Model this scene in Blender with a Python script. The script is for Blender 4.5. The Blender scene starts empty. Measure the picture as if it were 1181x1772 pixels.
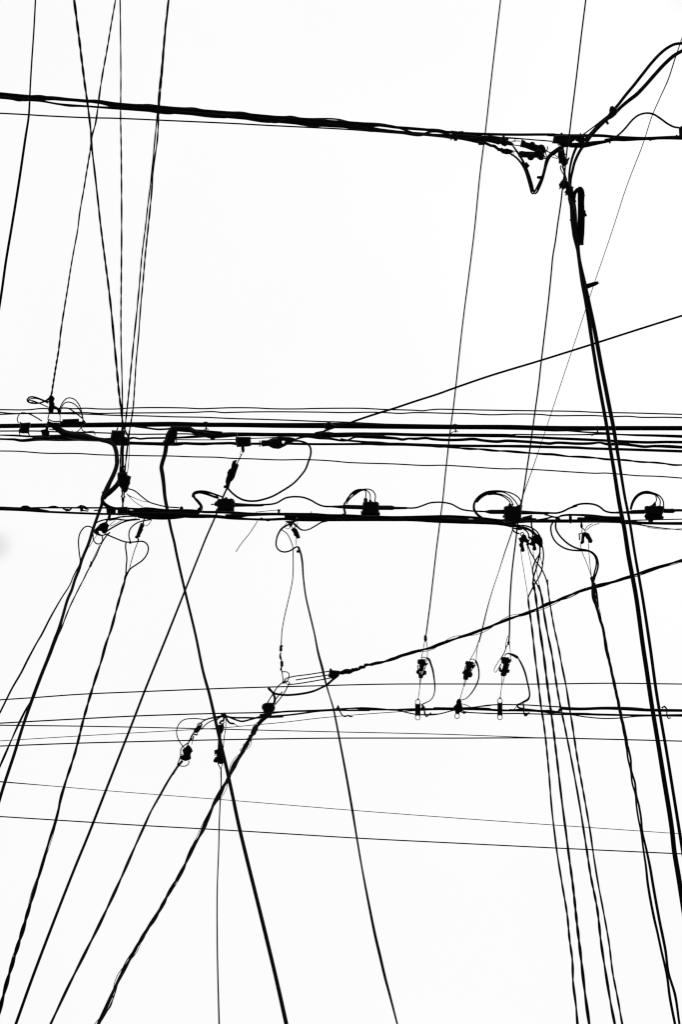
import bpy, bmesh, math, random
from mathutils import Vector, Matrix
R = math.radians
random.seed(11)
S = bpy.context.scene
COL = S.collection

# ------------------------------------------------------------------ camera
PW, PH = 1181.0, 1772.0
FP = PH * 50.0 / 36.0
PITCH = R(45)
EYE = Vector((0, 0, 1.6))
FWD = Vector((0, math.cos(PITCH), math.sin(PITCH)))
UP = Vector((0, -math.sin(PITCH), math.cos(PITCH)))
RT = Vector((1, 0, 0))
cd = bpy.data.cameras.new('camera'); cam = bpy.data.objects.new('camera', cd); COL.objects.link(cam)
cd.sensor_fit = 'VERTICAL'; cd.sensor_height = 36; cd.sensor_width = 24; cd.lens = 50
cd.clip_start = 0.05; cd.clip_end = 5000
cam.location = EYE; cam.rotation_euler = (R(90) + PITCH, 0, 0)
S.camera = cam

def W(x, y, d):
    """where the wire seen in that direction hangs: d metres out along the lens axis"""
    return EYE + (FWD + RT * ((x - PW / 2) / FP) + UP * ((PH / 2 - y) / FP)) * d

# ------------------------------------------------------------------ materials
def mat(name, c0, c1, rough, metal=0.0, scale=60.0, spec=0.2):
    m = bpy.data.materials.new(name); m.use_nodes = True
    nt = m.node_tree; b = nt.nodes['Principled BSDF']
    tc = nt.nodes.new('ShaderNodeTexCoord'); n = nt.nodes.new('ShaderNodeTexNoise')
    n.inputs['Scale'].default_value = scale; n.inputs['Detail'].default_value = 4
    r = nt.nodes.new('ShaderNodeValToRGB')
    r.color_ramp.elements[0].position = .35; r.color_ramp.elements[1].position = .7
    r.color_ramp.elements[0].color = (c0, c0, c0, 1); r.color_ramp.elements[1].color = (c1, c1, c1, 1)
    nt.links.new(tc.outputs['Object'], n.inputs['Vector']); nt.links.new(n.outputs['Fac'], r.inputs['Fac'])
    nt.links.new(r.outputs['Color'], b.inputs['Base Color'])
    b.inputs['Roughness'].default_value = rough; b.inputs['Metallic'].default_value = metal
    b.inputs['Specular IOR Level'].default_value = spec
    return m
RUB = mat('black_rubber_sheath', .0010, .0022, .85, spec=.08)
HARD = mat('black_moulded_plastic', .0014, .0042, .6, scale=25, spec=.12)
IRON = mat('weathered_dark_iron', .0014, .0036, .7, .2, scale=40, spec=.12)

# ------------------------------------------------------------------ tracing helpers
class T:
    """picture-plane ruler: a window of the view and its scale"""
    def __init__(s, x0, y0, w): s.x, s.y, s.k = x0, y0, 1181.0 / w
    def __call__(s, txt):
        out = []
        for q in txt.split():
            v = [float(a) for a in q.split(',')]
            out.append((s.x + v[0] / s.k, s.y + v[1] / s.k, v[2] if len(v) > 2 else None))
        return out
P = T(0, 0, 1181)
T80 = T(370, 760, 80); T80.k = 12.66

def fill_w(pts, w):
    n = len(pts); ws = [p[2] if len(p) > 2 else None for p in pts]
    s = [0.0]
    for a, b in zip(pts, pts[1:]): s.append(s[-1] + math.hypot(b[0] - a[0], b[1] - a[1]))
    L = s[-1] or 1.0
    known = [i for i in range(n) if ws[i] is not None]
    if not known:
        w0, w1 = (w if isinstance(w, tuple) else (w, w))
        ws = [w0 + (w1 - w0) * s[i] / L for i in range(n)]
    else:
        for i in range(n):
            if ws[i] is None:
                lo = [k for k in known if k < i]; hi = [k for k in known if k > i]
                if lo and hi:
                    f = (s[i] - s[lo[-1]]) / max(1e-6, s[hi[0]] - s[lo[-1]])
                    ws[i] = pts[lo[-1]][2] * (1 - f) + pts[hi[0]][2] * f
                else: ws[i] = pts[lo[-1]][2] if lo else pts[hi[0]][2]
    return ws, [a / L for a in s], L

def cr(a, b, c, d, t):
    return .5 * ((2 * b) + (-a + c) * t + (2 * a - 5 * b + 4 * c - d) * t * t + (-a + 3 * b - 3 * c + d) * t ** 3)

def tidy(pts):
    """merge readings that fall almost on the same spot, so the curve through them stays fair"""
    P_ = [tuple(p) if len(p) > 2 else (p[0], p[1], None) for p in pts]
    D = lambda a, b: math.hypot(a[0] - b[0], a[1] - b[1])
    i = 1
    while i < len(P_) - 2:
        g = D(P_[i], P_[i + 1]); big = max(D(P_[i - 1], P_[i]), D(P_[i + 1], P_[i + 2]))
        if g < .2 * big or g < .25:
            a, b = P_[i], P_[i + 1]
            P_[i:i + 2] = [((a[0] + b[0]) / 2, (a[1] + b[1]) / 2, b[2] if b[2] is not None else a[2])]
        else: i += 1
    return P_

def path3(pts, w, d, ext=(0, 0), smooth=True):
    """list of (point, radius) in metres for a cable; ext runs its ends on past the view"""
    pts = tidy(pts) if len(pts) > 4 else pts
    ws, f, L = fill_w(pts, w)
    d0, d1 = d if isinstance(d, tuple) else (d, d)
    dd = [1 / ((1 - t) / d0 + t / d1) for t in f]
    V = [W(p[0], p[1], q) for p, q in zip(pts, dd)]
    rr = [max(.0011, (a * 1.05 + .22) * q / FP / 2) for a, q in zip(ws, dd)]
    out = []
    n = len(V)
    for i in range(n - 1):
        seg = (V[i + 1] - V[i]).length
        k = max(1, min(12, int(seg / .012))) if smooth else 1
        a = V[i - 1] if i else V[0] * 2 - V[1]
        e = V[i + 2] if i + 2 < n else V[n - 1] * 2 - V[n - 2]
        for j in range(k):
            t = j / k
            # ease the chord lengths so unequal spacing does not overshoot
            l1, l0, l2 = max(seg, 1e-6), max((V[i] - a).length, 1e-6), max((e - V[i + 1]).length, 1e-6)
            m1 = ((V[i] - a) / l0 + (V[i + 1] - V[i]) / l1) * .5 * l1
            m2 = ((V[i + 1] - V[i]) / l1 + (e - V[i + 1]) / l2) * .5 * l1
            h = (2 * t**3 - 3 * t * t + 1) * V[i] + (t**3 - 2 * t * t + t) * m1 + (-2 * t**3 + 3 * t * t) * V[i + 1] + (t**3 - t * t) * m2
            out.append((h, rr[i] * (1 - t) + rr[i + 1] * t))
    out.append((V[-1], rr[-1]))
    if ext[0]:
        k = min(len(out) - 1, max(3, len(out) // 12)); v = (out[0][0] - out[k][0]).normalized()
        out = [(out[0][0] + v * ext[0] * q, out[0][1]) for q in (1, .66, .33)] + out
    if ext[1]:
        k = min(len(out) - 1, max(3, len(out) // 12)); v = (out[-1][0] - out[-1 - k][0]).normalized()
        out = out + [(out[-1][0] + v * ext[1] * q, out[-1][1]) for q in (.33, .66, 1)]
    return out

def sweep(bm, ring_pts, sides=8, org=Vector(), closed=False):
    """one round-section tube through (point, radius)"""
    P_ = [ring_pts[0]]
    for p in ring_pts[1:]:
        if (p[0] - P_[-1][0]).length > 1e-4: P_.append(p)
    n = len(P_); rings = []; nv = None
    for i in range(n):
        a = P_[(i - 1) % n if closed else max(0, i - 1)][0]; b = P_[(i + 1) % n if closed else min(n - 1, i + 1)][0]
        t = (b - a)
        t = t.normalized() if t.length > 1e-9 else Vector((1, 0, 0))
        if nv is None:
            nv = t.cross(FWD); nv = nv.normalized() if nv.length > .05 else t.orthogonal().normalized()
        else:
            nv = nv - t * nv.dot(t); nv = nv.normalized() if nv.length > 1e-6 else t.orthogonal().normalized()
        bn = t.cross(nv)
        c, r = P_[i]
        rings.append([bm.verts.new(c - org + (nv * math.cos(2 * math.pi * k / sides) + bn * math.sin(2 * math.pi * k / sides)) * r) for k in range(sides)])
    m = n if closed else n - 1
    for i in range(m):
        A, B = rings[i], rings[(i + 1) % n]
        for k in range(sides):
            try: f = bm.faces.new((A[k], A[(k + 1) % sides], B[(k + 1) % sides], B[k])); f.smooth = True
            except ValueError: pass
    if not closed:
        bm.faces.new(rings[0][::-1]); bm.faces.new(rings[-1])

def helix(path, n, k, pitch, amp, seed, rs=.62):
    """strand k of n laid round a path; pitch wanders along it"""
    rnd = random.Random(seed); out = []; ph = rnd.uniform(0, 6.28); s = 0
    # resample finely enough for the lay
    F = [path[0]]
    for a, b in zip(path, path[1:]):
        L = (b[0] - a[0]).length; q = max(1, min(60, int(L / (pitch / 9))))
        for j in range(1, q + 1):
            t = j / q; F.append((a[0].lerp(b[0], t), a[1] * (1 - t) + b[1] * t))
    for i, (p, r) in enumerate(F):
        a = F[max(0, i - 1)][0]; b = F[min(len(F) - 1, i + 1)][0]
        t = (b - a).normalized(); N = t.cross(FWD).normalized(); B = t.cross(N)
        if i: s += (p - F[i - 1][0]).length
        th = 2 * math.pi * (s / pitch + .35 * math.sin(s / pitch * 1.3 + ph) + .2 * math.sin(s / pitch * .41)) + 2 * math.pi * k / n + ph
        g = amp * (1 + .35 * math.sin(s * 2.1 + ph))
        out.append((p + (N * math.cos(th) + B * math.sin(th)) * r * g, r * rs))
    return out

# ------------------------------------------------------------------ object helpers
def link(name, me, parent=None, m=None):
    o = bpy.data.objects.new(name, me); COL.objects.link(o)
    if parent: o.parent = parent
    if m is not None and me is not None: me.materials.append(m)
    return o
def tag(o, label=None, cat=None, group=None, kind=None):
    if label: o['label'] = label
    if cat: o['category'] = cat
    if group: o['group'] = group
    if kind: o['kind'] = kind
    return o
def mesh(name, bm):
    bmesh.ops.recalc_face_normals(bm, faces=bm.faces)
    me = bpy.data.meshes.new(name); bm.to_mesh(me); bm.free(); return me
def root(name, label, cat, px, d, group=None):
    o = link(name, None); o.location = W(px[0], px[1], d); o.empty_display_size = .1
    return tag(o, label, cat, group)
def org(parent):
    while parent is not None and parent.parent is not None: parent = parent.parent
    return Vector(parent.location) if parent is not None else Vector()
def tube(name, pts, w, d, parent=None, m=None, sides=8, ext=(0, 0), smooth=True, closed=False, label=None):
    q = path3(pts, w, d, ext, smooth)
    bm = bmesh.new()
    if parent is None:
        c = q[0][0].copy(); sweep(bm, q, sides, c, closed)
        o = link(name, mesh(name, bm), None, m or RUB); o.location = c
    else:
        sweep(bm, q, sides, org(parent), closed)
        o = link(name, mesh(name, bm), parent, m or RUB)
    if label: o['label'] = label
    return o
def cable(name, label, cat, pts, w, d, group=None, ext=(0, 0), sides=8, m=None):
    return tag(tube(name, pts, w, d, None, m, sides, ext), label, cat, group)
def twisted(name, label, cat, pts, w, d, group=None, ext=(0, 0), n=2, pitch=.22, amp=.36, rs=.7, seed=None, lash=None):
    """a drop cable of n strands laid round each other, each strand a part"""
    q = path3(pts, w, d, ext); seed = seed or random.randrange(9999)
    o = link(name, None); o.location = q[len(q) // 2][0]; tag(o, label, cat, group); o.empty_display_size = .1
    for k in range(n):
        bm = bmesh.new(); sweep(bm, helix(q, n, k, pitch, amp, seed, rs), 6, Vector(o.location))
        link('strand', mesh('strand', bm), o, RUB)
    for j, (la, lr, lp) in enumerate(lash or ()):
        bm = bmesh.new(); sweep(bm, helix(q, 1, 0, lp, la, seed + 31 * (j + 1), lr), 6, Vector(o.location))
        link('lashing', mesh('lashing', bm), o, RUB)
    return o
def prism(name, outl, d, th, parent, m=None, inset=.82, label=None, holes=()):
    """a moulded or cast piece: its outline at its own distance, th metres deep, edges rounded"""
    V = [W(p[0], p[1], d) for p in outl]
    c = sum(V, Vector()) / len(V)
    V = [v + (v - c).normalized() * .25 * d / FP for v in V]; ax = (c - EYE).normalized(); og = org(parent) if parent else c
    V = [v + ax * ((c - v).dot(ax)) * 0 for v in V]
    bm = bmesh.new(); rings = []
    for off, sc in ((-.5, inset), (-.42, .5 + inset / 2), (-.3, 1), (.3, 1), (.42, .5 + inset / 2), (.5, inset)):
        rings.append([bm.verts.new(c + (v - c) * sc + ax * th * off - og) for v in V])
    n = len(V)
    for A, B in zip(rings, rings[1:]):
        for k in range(n): bm.faces.new((A[k], A[(k + 1) % n], B[(k + 1) % n], B[k]))
    bm.faces.new(rings[0][::-1]); bm.faces.new(rings[-1])
    o = link(name, mesh(name, bm), parent, m or IRON)
    if parent is None: o.location = c
    if label: o['label'] = label
    return o
def bolt(name, px, d, r_px, parent, m=None, ln=None):
    """round-headed bolt or boss standing toward the street"""
    c = W(px[0], px[1], d); r = r_px * d / FP; ax = (c - EYE).normalized(); ln = ln or r * 2
    bm = bmesh.new(); sweep(bm, [(c - ax * ln, r * .55), (c - ax * ln * .9, r), (c, r), (c + ax * ln, r), (c + ax * ln * 1.2, r * .6)], 10, org(parent))
    return link(name, mesh(name, bm), parent, m or IRON)
def ringlink(name, px, rx, ry, w, d, parent, ang=0, m=None):
    pts = []
    for k in range(16):
        t = 2 * math.pi * k / 16; x, y = rx * math.cos(t), ry * math.sin(t)
        pts.append((px[0] + x * math.cos(ang) - y * math.sin(ang), px[1] + x * math.sin(ang) + y * math.cos(ang), None))
    q = [(W(p[0], p[1], d), max(.0011, w * d / FP / 2)) for p in pts]
    bm = bmesh.new(); sweep(bm, q, 6, org(parent), True)
    return link(name, mesh(name, bm), parent, m or IRON)
def thru(pts):
    return [p if len(p) > 2 else (p[0], p[1], None) for p in pts]
CLOUD = 9.85
E = 4.0
a0 = T(0, 0, 400); a1 = T(0, 390, 400); b0 = T(0, 670, 200); b1 = T(200, 670, 200); b2 = T(400, 670, 200)
b3 = T(600, 670, 200); b4 = T(800, 670, 200); b5 = T(981, 670, 200)
c0 = T(0, 810, 200); c1 = T(200, 810, 200); c2 = T(400, 810, 200); c3 = T(600, 810, 200); c4 = T(800, 810, 200); c5 = T(981, 810, 200)
nl = T(160, 790, 100); jn = T(860, 200, 150); rt = T(960, 40, 221); hg = T(950, 300, 150); jl = T(740, 200, 160)
# =============================================== lines coming over the street from above
G_OVER = 'overhead lines crossing high above the street bundles'
cable('overhead_cable', 'smooth black cable bowing past the far upper left corner of the view', 'cable',
      P('61,0,2.4 58.3,51 54.2,112 51.5,159,2.6 49.4,200,3.2 43.4,240,3.8 33.9,305,4 25.4,359 18.6,400,4 10,451 2,508 -3,540,4'), 3, (9.2, 9.8), G_OVER, (E, E))
UP_TW = 'twisted drops climbing from the clamp at the crossing'
twisted('drop_cable', 'twisted drop crossing the sky and running down to the clamp, slanting most from upper left', 'cable',
        P('128,0 135.5,57.6 139.5,90 145.6,139 150.7,176 156.5,223.5 158.5,254 162.6,288 168.3,338.7 174.5,395 179.5,434 187,491.6 191.4,529 196.4,579.7 201.5,634 205.6,678 209.4,708 211.7,730 212.5,760 211,800 210.5,826'),
        (4.0, 3.6), (9.4, 12), UP_TW, (E, 0), pitch=.3)
twisted('drop_cable', 'thin twisted drop ending at the upright clamp with wire loops above the left bundle', 'cable',
        P('199.8,0 193.7,34 184.6,88 177.8,125 172,162.6 168.7,189.7 164.3,216.8 159.2,233.7 156.8,254 150.7,291 144,332 138,366 133.8,400 128,430.6 122.6,461 116.9,498 111.8,529 105,573 101,606.8 95.9,637 92.1,661 88.9,682'),
        (2.7, 2.9), (9.6, 13), None, (E, 0), pitch=.26)
twisted('drop_cable', 'thin twisted drop hanging plumb straight down onto the clamp between slanting ones', 'cable',
        P('207.6,0 208.4,60 209,135.5 208.6,203 209.4,250 210,305 210.3,400 209.3,593 210.7,644 211.7,695 211.5,722 210,760 208,800 207.5,822'),
        (2.5, 2.7), (9.5, 12), UP_TW, (E, 0), pitch=.28)
twisted('drop_cable', 'twisted drop, nearer the plumb one of a close pair fanning out of the clamp', 'cable',
        P('291.3,0 286.2,44 282.1,88 279.4,118.5 275,159 273,189.7 269,230 264.5,277.7 260,321.8 255.7,355.6 251.3,395 245.6,440.8 241.2,491.6 236,545.8 231,593 226,644 221.8,688 217.4,728.7 214,760 213,800 213,826'),
        (2.5, 2.6), (9.3, 12), UP_TW, (E, 0), pitch=.3)
twisted('drop_cable', 'twisted drop, outermost of the fan climbing from the clamp, touching its neighbour high up', 'cable',
        P('292.5,0 287.4,44 283.6,88 281.4,118.5 277.5,159 274.5,200 271.8,245 266.4,281 264.2,305 261.5,342 256.6,390 251.3,440.8 247.3,488 243.2,532 239.8,579.7 235.4,627 232.3,678 230.3,705 227,728 223,752 218.5,790 215,822'),
        (2.6, 2.8), (9.4, 12), UP_TW, (E, 0), pitch=.27)
cable('hanging_wire', 'hair thin wire from the upper bundle down to the right shoulder of the clamp', 'wire', nl('745,-480 745,0 730,200 712,330'), 1.0, 12.02)
cable('overhead_wire', 'thin straight wire carrying the first of three hanging insulators', 'wire',
      P('867,0 858.2,74.5 850.4,142 841.3,223.5 831.8,298 821.6,400 814,461.5 801,563.4 789.5,668.6 785.4,703.9 781.5,732.7 778.2,758 775.3,785 771.4,820 766.8,866 763.4,891 759.2,925 756.7,944 750.8,995 744.4,1050 738,1098'), 2.1, (9.5, 13.9), G_OVER, (E, 0), 6)
cable('overhead_wire', 'thin wire passing behind the junction plate and the tap box to the third hanging insulator', 'wire',
      P('1014.7,0 1006.2,67.7 997.8,139 991,193 986,233.7 982.6,256 979,290 975,320 971.6,350.8 965.9,389 962,418 957.6,443.5 955,471.5 949.8,522.6 943,580 936.9,631 932.6,670 927,710.6 921.6,749.6 917.7,778.4 911.4,820 908.4,840.5 903.3,871 897,905 893,938.7 889.7,964 886.3,995 884.6,1018.5 882.9,1050 882.2,1100 881,1113'),
      2.4, (9.8, 13.9), G_OVER, (E, 0), 6)
cable('overhead_wire', 'finest slanting wire, from the upper right past the bracket to the middle hanging insulator', 'wire',
      P('1181,67.7,1.4 1170.5,98,1.8 1157,139,1.8 1143.4,169,1.4 1129.9,199.8,1.3 1114.6,247,1.2 1085.8,321.8 1060.4,400,1 1031.3,485 1014.3,536 990.5,607.5 966.8,678.8 949.8,730 938.9,763,.9 919.4,820,1.2 905.8,858 888,916.7,1.8 874.4,955.9,1.6 862.6,993,1 852.4,1023.6,1.2 844.8,1050,1.6 833,1098,2.2 829.3,1111.4'),
      1.5, (10.2, 13.9), G_OVER, (E, 0), 6)
cable('guy_cable', 'straight rising cable leaving the street bundle toward the upper right edge', 'cable',
      P('1181,546.4 1106,570 1031.3,594 936.2,623.8 847.9,650.6 780,674 760.9,681 718.5,694.6 681.3,707 659.3,713.7 616.9,727.6 603.4,732.7 585,738') + b2('1000,425 960,448 900,462 860,470'), 3.2, (11.2, 12.95), None, (E, 0))

# =============================================== top bundle
bA = root('cable_bundle', 'heavy lashed cable bundle sloping across the top toward the junction plate', 'cable bundle', (400, 198), 10, None)
dA = (9.6, 12.0)
def sA(txt, w, o=0, **k): return tube('strand', P(txt), w, (dA[0] + o, dA[1] + o), bA, RUB, ext=(E, 0), **k)
sA('0,162.6,6 50,167.4 82,169.5,6 100,171.5,5 125,172.8 150,174.9 170,175.6 200,180,6 250,184 300,188 400,195.8 470,202.3 520,206.5 570,210 600,212,5 640,215,5 668,218,4.6 682,220,4.4 700,221.5,5 720,223,5 740,224.6,4.5 780,229 840,232 900,233,4.2 930,232.8 960,232.8', 5)
sA('0,165.5,7 50,170,7 82,171,5.4 100,170.8,5 125,172.6,4.6 150,174.8,4.6 175,178,5 200,181.8,7 250,187 300,191 340,194 400,199 470,205.5 520,210.5,7 570,213.5,7 600,216.5,7 640,221.8,6 660,224.5,4.4 680,226.8,4 700,229,4 740,232.8,3.6 775,235,6 800,236,7 850,241,7 862,244', 7, .04)
sA('0,168.5,5 50,172.8 70,174.5,4 83,177,3 100,180,3.4 122,181.9 150,183.8,3 175,185.8,3.4 200,187,5 300,194.3 400,202,6 470,208.8 520,213.5 560,217,5 600,219.5 640,224 680,227.2 710,229.8 740,232 780,238 800,240.5 826,246 835,248,3.4', 4, -.03)
sA('0,166 40,173.5 80,168 120,171.5 170,177.8 200,184.5 245,181.8 300,192.4 325,188 350,194 385,203 420,198 475,211.5 505,206 560,212 590,210 640,218 671,217 695,222.5 712,229 730,233 745,228 760,228 800,240 850,236.5 880,241', 3.6, .02)
sA('0,169.5 20,171.8 33,174.4 48,172 83,177 120,183.5 130,184.5 140,183 200,186.5 235,189 290,196.8 305,196 375,202.5 384,204 395,202 465,211.5 480,210 540,218.3 575,218 625,224.5 645,227.2 655,225.5 700,231.4 725,234.8 738,233 780,239', 2.6, -.06)
sA('0,163 50,166 70,165.6 90,169.5 150,174 163,173.4 180,176.5 240,182 255,181 280,184 318,187 335,187 350,190 400,194 420,194.5 435,197.5 490,202 505,201.5 520,204.5 580,206.5 590,206.5 605,211 660,215 668,215 682,219 720,223.5 760,224.5 780,229 802,228', 2.6, .08)
tube('strand', P('190,182 300,192.5 400,201 560,214 640,224.5 700,229.5 780,236 860,247.5 864,249'), 3.2, (10, 12.1), bA)
tube('messenger', jl('380,235 560,245 700,262 800,272 900,282 1000,285 1181,296') + jn('90,298 260,308 500,330 700,345 760,352'), 2.0, 11.9, bA)
tube('strand', jl('560,300 650,330 740,350 820,385 860,388 900,425'), 4.6, 11.9, bA)
tube('strand', jl('600,292 700,298 780,330 860,342 920,350 960,345'), 2.2, 11.95, bA)
tube('strand', jl('680,262 800,290 860,300 930,310 960,330'), 3.4, 11.92, bA)
bm_pts = [(x, 160 + (x / 1181 * 90) * 1.06 + 7.5, None) for x in range(0, 800, 8)]
for nm, ptsx in (('tie', jl('300,190 380,200 385,320 345,325')), ('tie', jl('640,330 700,335 740,375 660,378'))):
    prism(nm, ptsx, 11.75, .07, bA, RUB)
prism('tie', jl('250,270 300,285 297,320 320,300 350,290 340,250'), 11.8, .05, bA, RUB)
cable('overhead_wire', 'thin taut wire just under the heavy top bundle, meeting it halfway', 'wire',
      P('0,196 50,198.6 71,200 150,203.6 200,204.7 300,209 400,213.5 470,217.3 520,219.7 600,223.8 680,229.8 740,234.5 795,240'), 2.3, (9.3, 11.7), None, (E, 0), 6)

# right of the junction plate
bR = root('cable_bundle', 'short level bundle from the junction plate to the box at the right edge', 'cable bundle', (1080, 238), 12, None)
tube('strand', rt('-60,1032 100,1040 340,1040,5 440,1041 560,1052 700,1060,4.6 850,1066,5 1000,1060,5 1181,1056,6.5'), 4.4, (12, 12.3), bR, ext=(0, E))
tube('strand', rt('60,1110 150,1126,7 240,1128,9 300,1124,8.6 360,1113,7.6 420,1104,6 480,1095,4.6 540,1082,3.4 640,1082,4 760,1078,3 850,1070,4.5 1000,1062,5 1181,1065,5'), 4.4, (11.95, 12.25), bR, ext=(0, E))
tube('strand', rt('470,1082 560,1068 640,1062 760,1062 900,1072 1000,1058 1181,1058'), 4.2, (12.05, 12.3), bR, ext=(0, E))
for q, r in (((1135, 1040), 1.6), ((890, 1080), 2), ((515, 1105), 1.8)):
    p_ = rt('%d,%d' % q)[0]; bolt('clip', p_, 12.05, r, bR)
cable('slack_loop', 'slim arched loop rising off the short bundle and dropping into the edge box', 'cable',
      rt('540,1072 600,1030 660,970 700,922 740,880 790,847 860,832 920,843 980,880 1050,930 1110,960 1165,968'), 3.0, (12, 12.3))
bx = root('terminal_box', 'black box hanging on the bundle at the right edge of the view', 'terminal box', (1186, 230), 12.3)
prism('housing', rt('1153,965 1181,960 1260,958 1268,985 1265,1062 1230,1075 1160,1070'), 12.3, .12, bx, HARD)
prism('lid', rt('1170,955 1200,944 1245,948 1250,958 1172,962'), 12.3, .14, bx, HARD)
cable('riser_cable', 'thick cable, outer one of the pair arching up out of the right edge', 'cable',
      rt('1181,187,5 1120,194,4.6 1050,228 980,284,4.8 900,370 820,470 740,572,5 660,668 590,758 545,810 480,885 400,955,4.6 340,1020 270,1090,4.6') + jn('1112,400 1060,500,4.4 1022,620,4 1000,740,3.8 992,850,3.8 1002,950,4.4 1010,1010'),
      5, (12.4, 11.9), 'paired riser cables at the junction', (E, 0))
cable('riser_cable', 'thick cable, inner one of the pair, nearer the thin crossing wire', 'cable',
      rt('1181,258,5.6 1110,300,6 1020,380,6 930,478 840,580,6 760,662,6.4 700,708,6 620,775,5.4 560,835 500,880 430,945 360,1020,4.8 300,1100,4.8') + jn('1165,440 1110,535,4.8 1065,640 1036,760,4.4 1015,860,4 1008,960,4.6 1020,1030'),
      6, (12.35, 11.85), 'paired riser cables at the junction', (E, 0))
cable('jumper_wire', 'short thin wire under the paired risers near the junction plate', 'wire', rt('262,1035 380,948 480,868 530,830'), 2.0, 12.1)
rk = root('cable_clamp', 'small knobbed clamp binding the two rising cables together', 'clamp', (1061, 190), 12.1)
prism('clamp_body', rt('512,790 522,772 538,764 552,774 575,784 590,810 575,846 545,872 515,890 485,890 478,870 510,830'), 12.05, .09, rk)
tube('bolt', rt('480,880 488,915 500,935'), 4.0, 12.05, rk, IRON)

# junction plate
jp = root('junction_plate', 'broad black plate where the top bundle ends and the risers start', 'junction plate', (985, 245), 12)
prism('plate', jn('785,272 870,258 1010,262 1015,330 1000,425 930,432 898,442 850,388 800,380 758,380'), 12.0, .1, jp)
prism('lug', jn('1010,262 1130,262 1200,264 1200,440 1130,440 1120,362 1075,340 1080,315 1060,300 1012,330'), 12.02, .06, jp)
prism('lug', jn('1000,260 1085,262 1078,318 1062,345 1040,352 1030,372 1000,372'), 12.03, .05, jp)
prism('lug', jn('1000,372 1110,368 1120,440 1000,436'), 12.02, .06, jp)
bolt('bolt', jn('888,248')[0], 12, 2.2, jp); tube('pin', jn('1142,235 1150,262 1165,262'), 1.8, 12, jp, IRON); tube('pin', jn('835,400 862,400 880,380'), 2, 12, jp, IRON)
tube('pin', jn('1005,330 1030,345 1045,335'), 2, 11.98, jp, IRON)
# dead-end grips and strain insulators
dg = root('dead_end_grip', 'upper rough wire grip holding the top bundle to the strain insulators', 'cable grip', (872, 244), 11.9, 'dead end grips on the top bundle')
prism('grip', jn('-20,325 60,340 62,325 82,275 112,270 118,300 135,332 205,358 232,385 235,402 205,412 150,400 120,420 90,412 60,390 0,372'), 11.85, .09, dg)
tube('wire_tail', jn('205,350 245,345 258,322'), 1.4, 11.85, dg, IRON); tube('bail', jn('232,352 262,347 330,347'), 1.2, 11.87, dg, IRON); tube('bail', jn('235,402 330,412'), 1.4, 11.87, dg, IRON)
dg = root('dead_end_grip', 'lower rough wire grip, tapering toward the dangling V loop', 'cable grip', (880, 262), 11.9, 'dead end grips on the top bundle')
prism('grip', jl('820,370 862,378 900,410 945,418 950,408 975,425 1020,420 1090,442 1100,465 1062,492 1010,495 960,482 930,455 905,455 895,440 860,415 820,395'), 11.85, .09, dg)
tube('bail', jn('215,482 232,505 230,530 200,545'), 1.1, 11.85, dg, IRON); tube('bail', jn('195,478 300,492'), 1.4, 11.87, dg, IRON)
G_SI = 'strain insulators beside the junction plate'
si = root('strain_insulator', 'upper strain insulator with round sheds on its top side', 'insulator', (920, 253), 11.9, G_SI)
prism('cap', jn('345,322 395,348 398,362 440,372 430,450 320,425'), 11.9, .08, si, HARD)
prism('core', jn('400,360 560,400 640,430 640,520 520,490 400,445'), 11.9, .08, si, HARD)
for q, r in (((487, 400), 5.6), ((607, 452), 7.6)): bolt('shed', jn('%d,%d' % q)[0], 11.9, r, si, HARD, .05)
prism('cap', jn('600,440 668,440 675,490 650,520 600,520'), 11.9, .07, si, HARD)
si = root('strain_insulator', 'lower strain insulator, its sheds bulging downward over the V loop', 'insulator', (920, 270), 11.9, G_SI)
prism('cap', jn('312,488 345,482 400,490 400,572 345,570 300,560 298,525'), 11.88, .08, si, HARD)
prism('core', jn('395,490 450,490 560,498 640,500 650,560 640,590 560,575 395,572'), 11.88, .08, si, HARD)
bolt('shed', jn('468,560')[0], 11.88, 6.6, si, HARD, .05); bolt('shed', jn('570,510')[0], 11.88, 7.0, si, HARD, .05)
prism('cap', jn('560,560 645,560 640,600 620,608 585,606'), 11.88, .08, si, HARD)
tube('shackle', jn('665,485 645,500 642,520 660,560 690,560 675,530 668,500 690,470 700,420'), 1.6, 11.88, si, IRON)
tube('shackle', jn('665,470 720,500 745,505'), 1.8, 11.9, si, IRON); tube('shackle', jn('560,585 680,580'), 2.4, 11.9, si, IRON)
G_V = 'cables making the V shaped slack loop'
vl = root('slack_loop', 'pointed V shaped slack loop of doubled cable under the strain insulators', 'cable loop', (925, 300), 11.8)
tube('strand', jn('60,470,3 190,520,2.6 270,573,3 335,645,3.4 388,735 428,850,4 462,980,3.4 484,1058,2.6 500,1066,2.6 524,1030,2.8 580,930,3.8 625,830,3.6 655,725 685,600,4 735,525 800,472,3.6 870,425'), 3.2, 11.8, vl)
tube('strand', jn('222,410,2.4 262,465,3 305,530,3.4 350,600,3.6 400,700 445,820,4 485,945,3.4 512,1040,2.8 530,1067,2.8 550,1045,3 595,950,3.8 632,850,3.8 660,745 690,640 730,560 790,505 885,430'), 3.4, 11.78, vl)
tube('strand', jn('355,620,3 400,730 440,850 476,970,2.4 492,1040,1.6'), 3, 11.79, vl)
prism('tie', jn('407,628 453,683 420,722 375,670'), 11.76, .06, vl, RUB); prism('tie', jn('556,826 600,822 640,828 640,866 600,866 572,862 550,850'), 11.76, .06, vl, RUB)
tube('wire_tail', jn('745,560 790,575 835,588'), 1.1, 11.76, vl, IRON); tube('wire_tail', jn('780,520 840,575'), 1.1, 11.76, vl, IRON); tube('wire_tail', jn('770,545 830,500 870,470'), 1.2, 11.76, vl, IRON)
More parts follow.
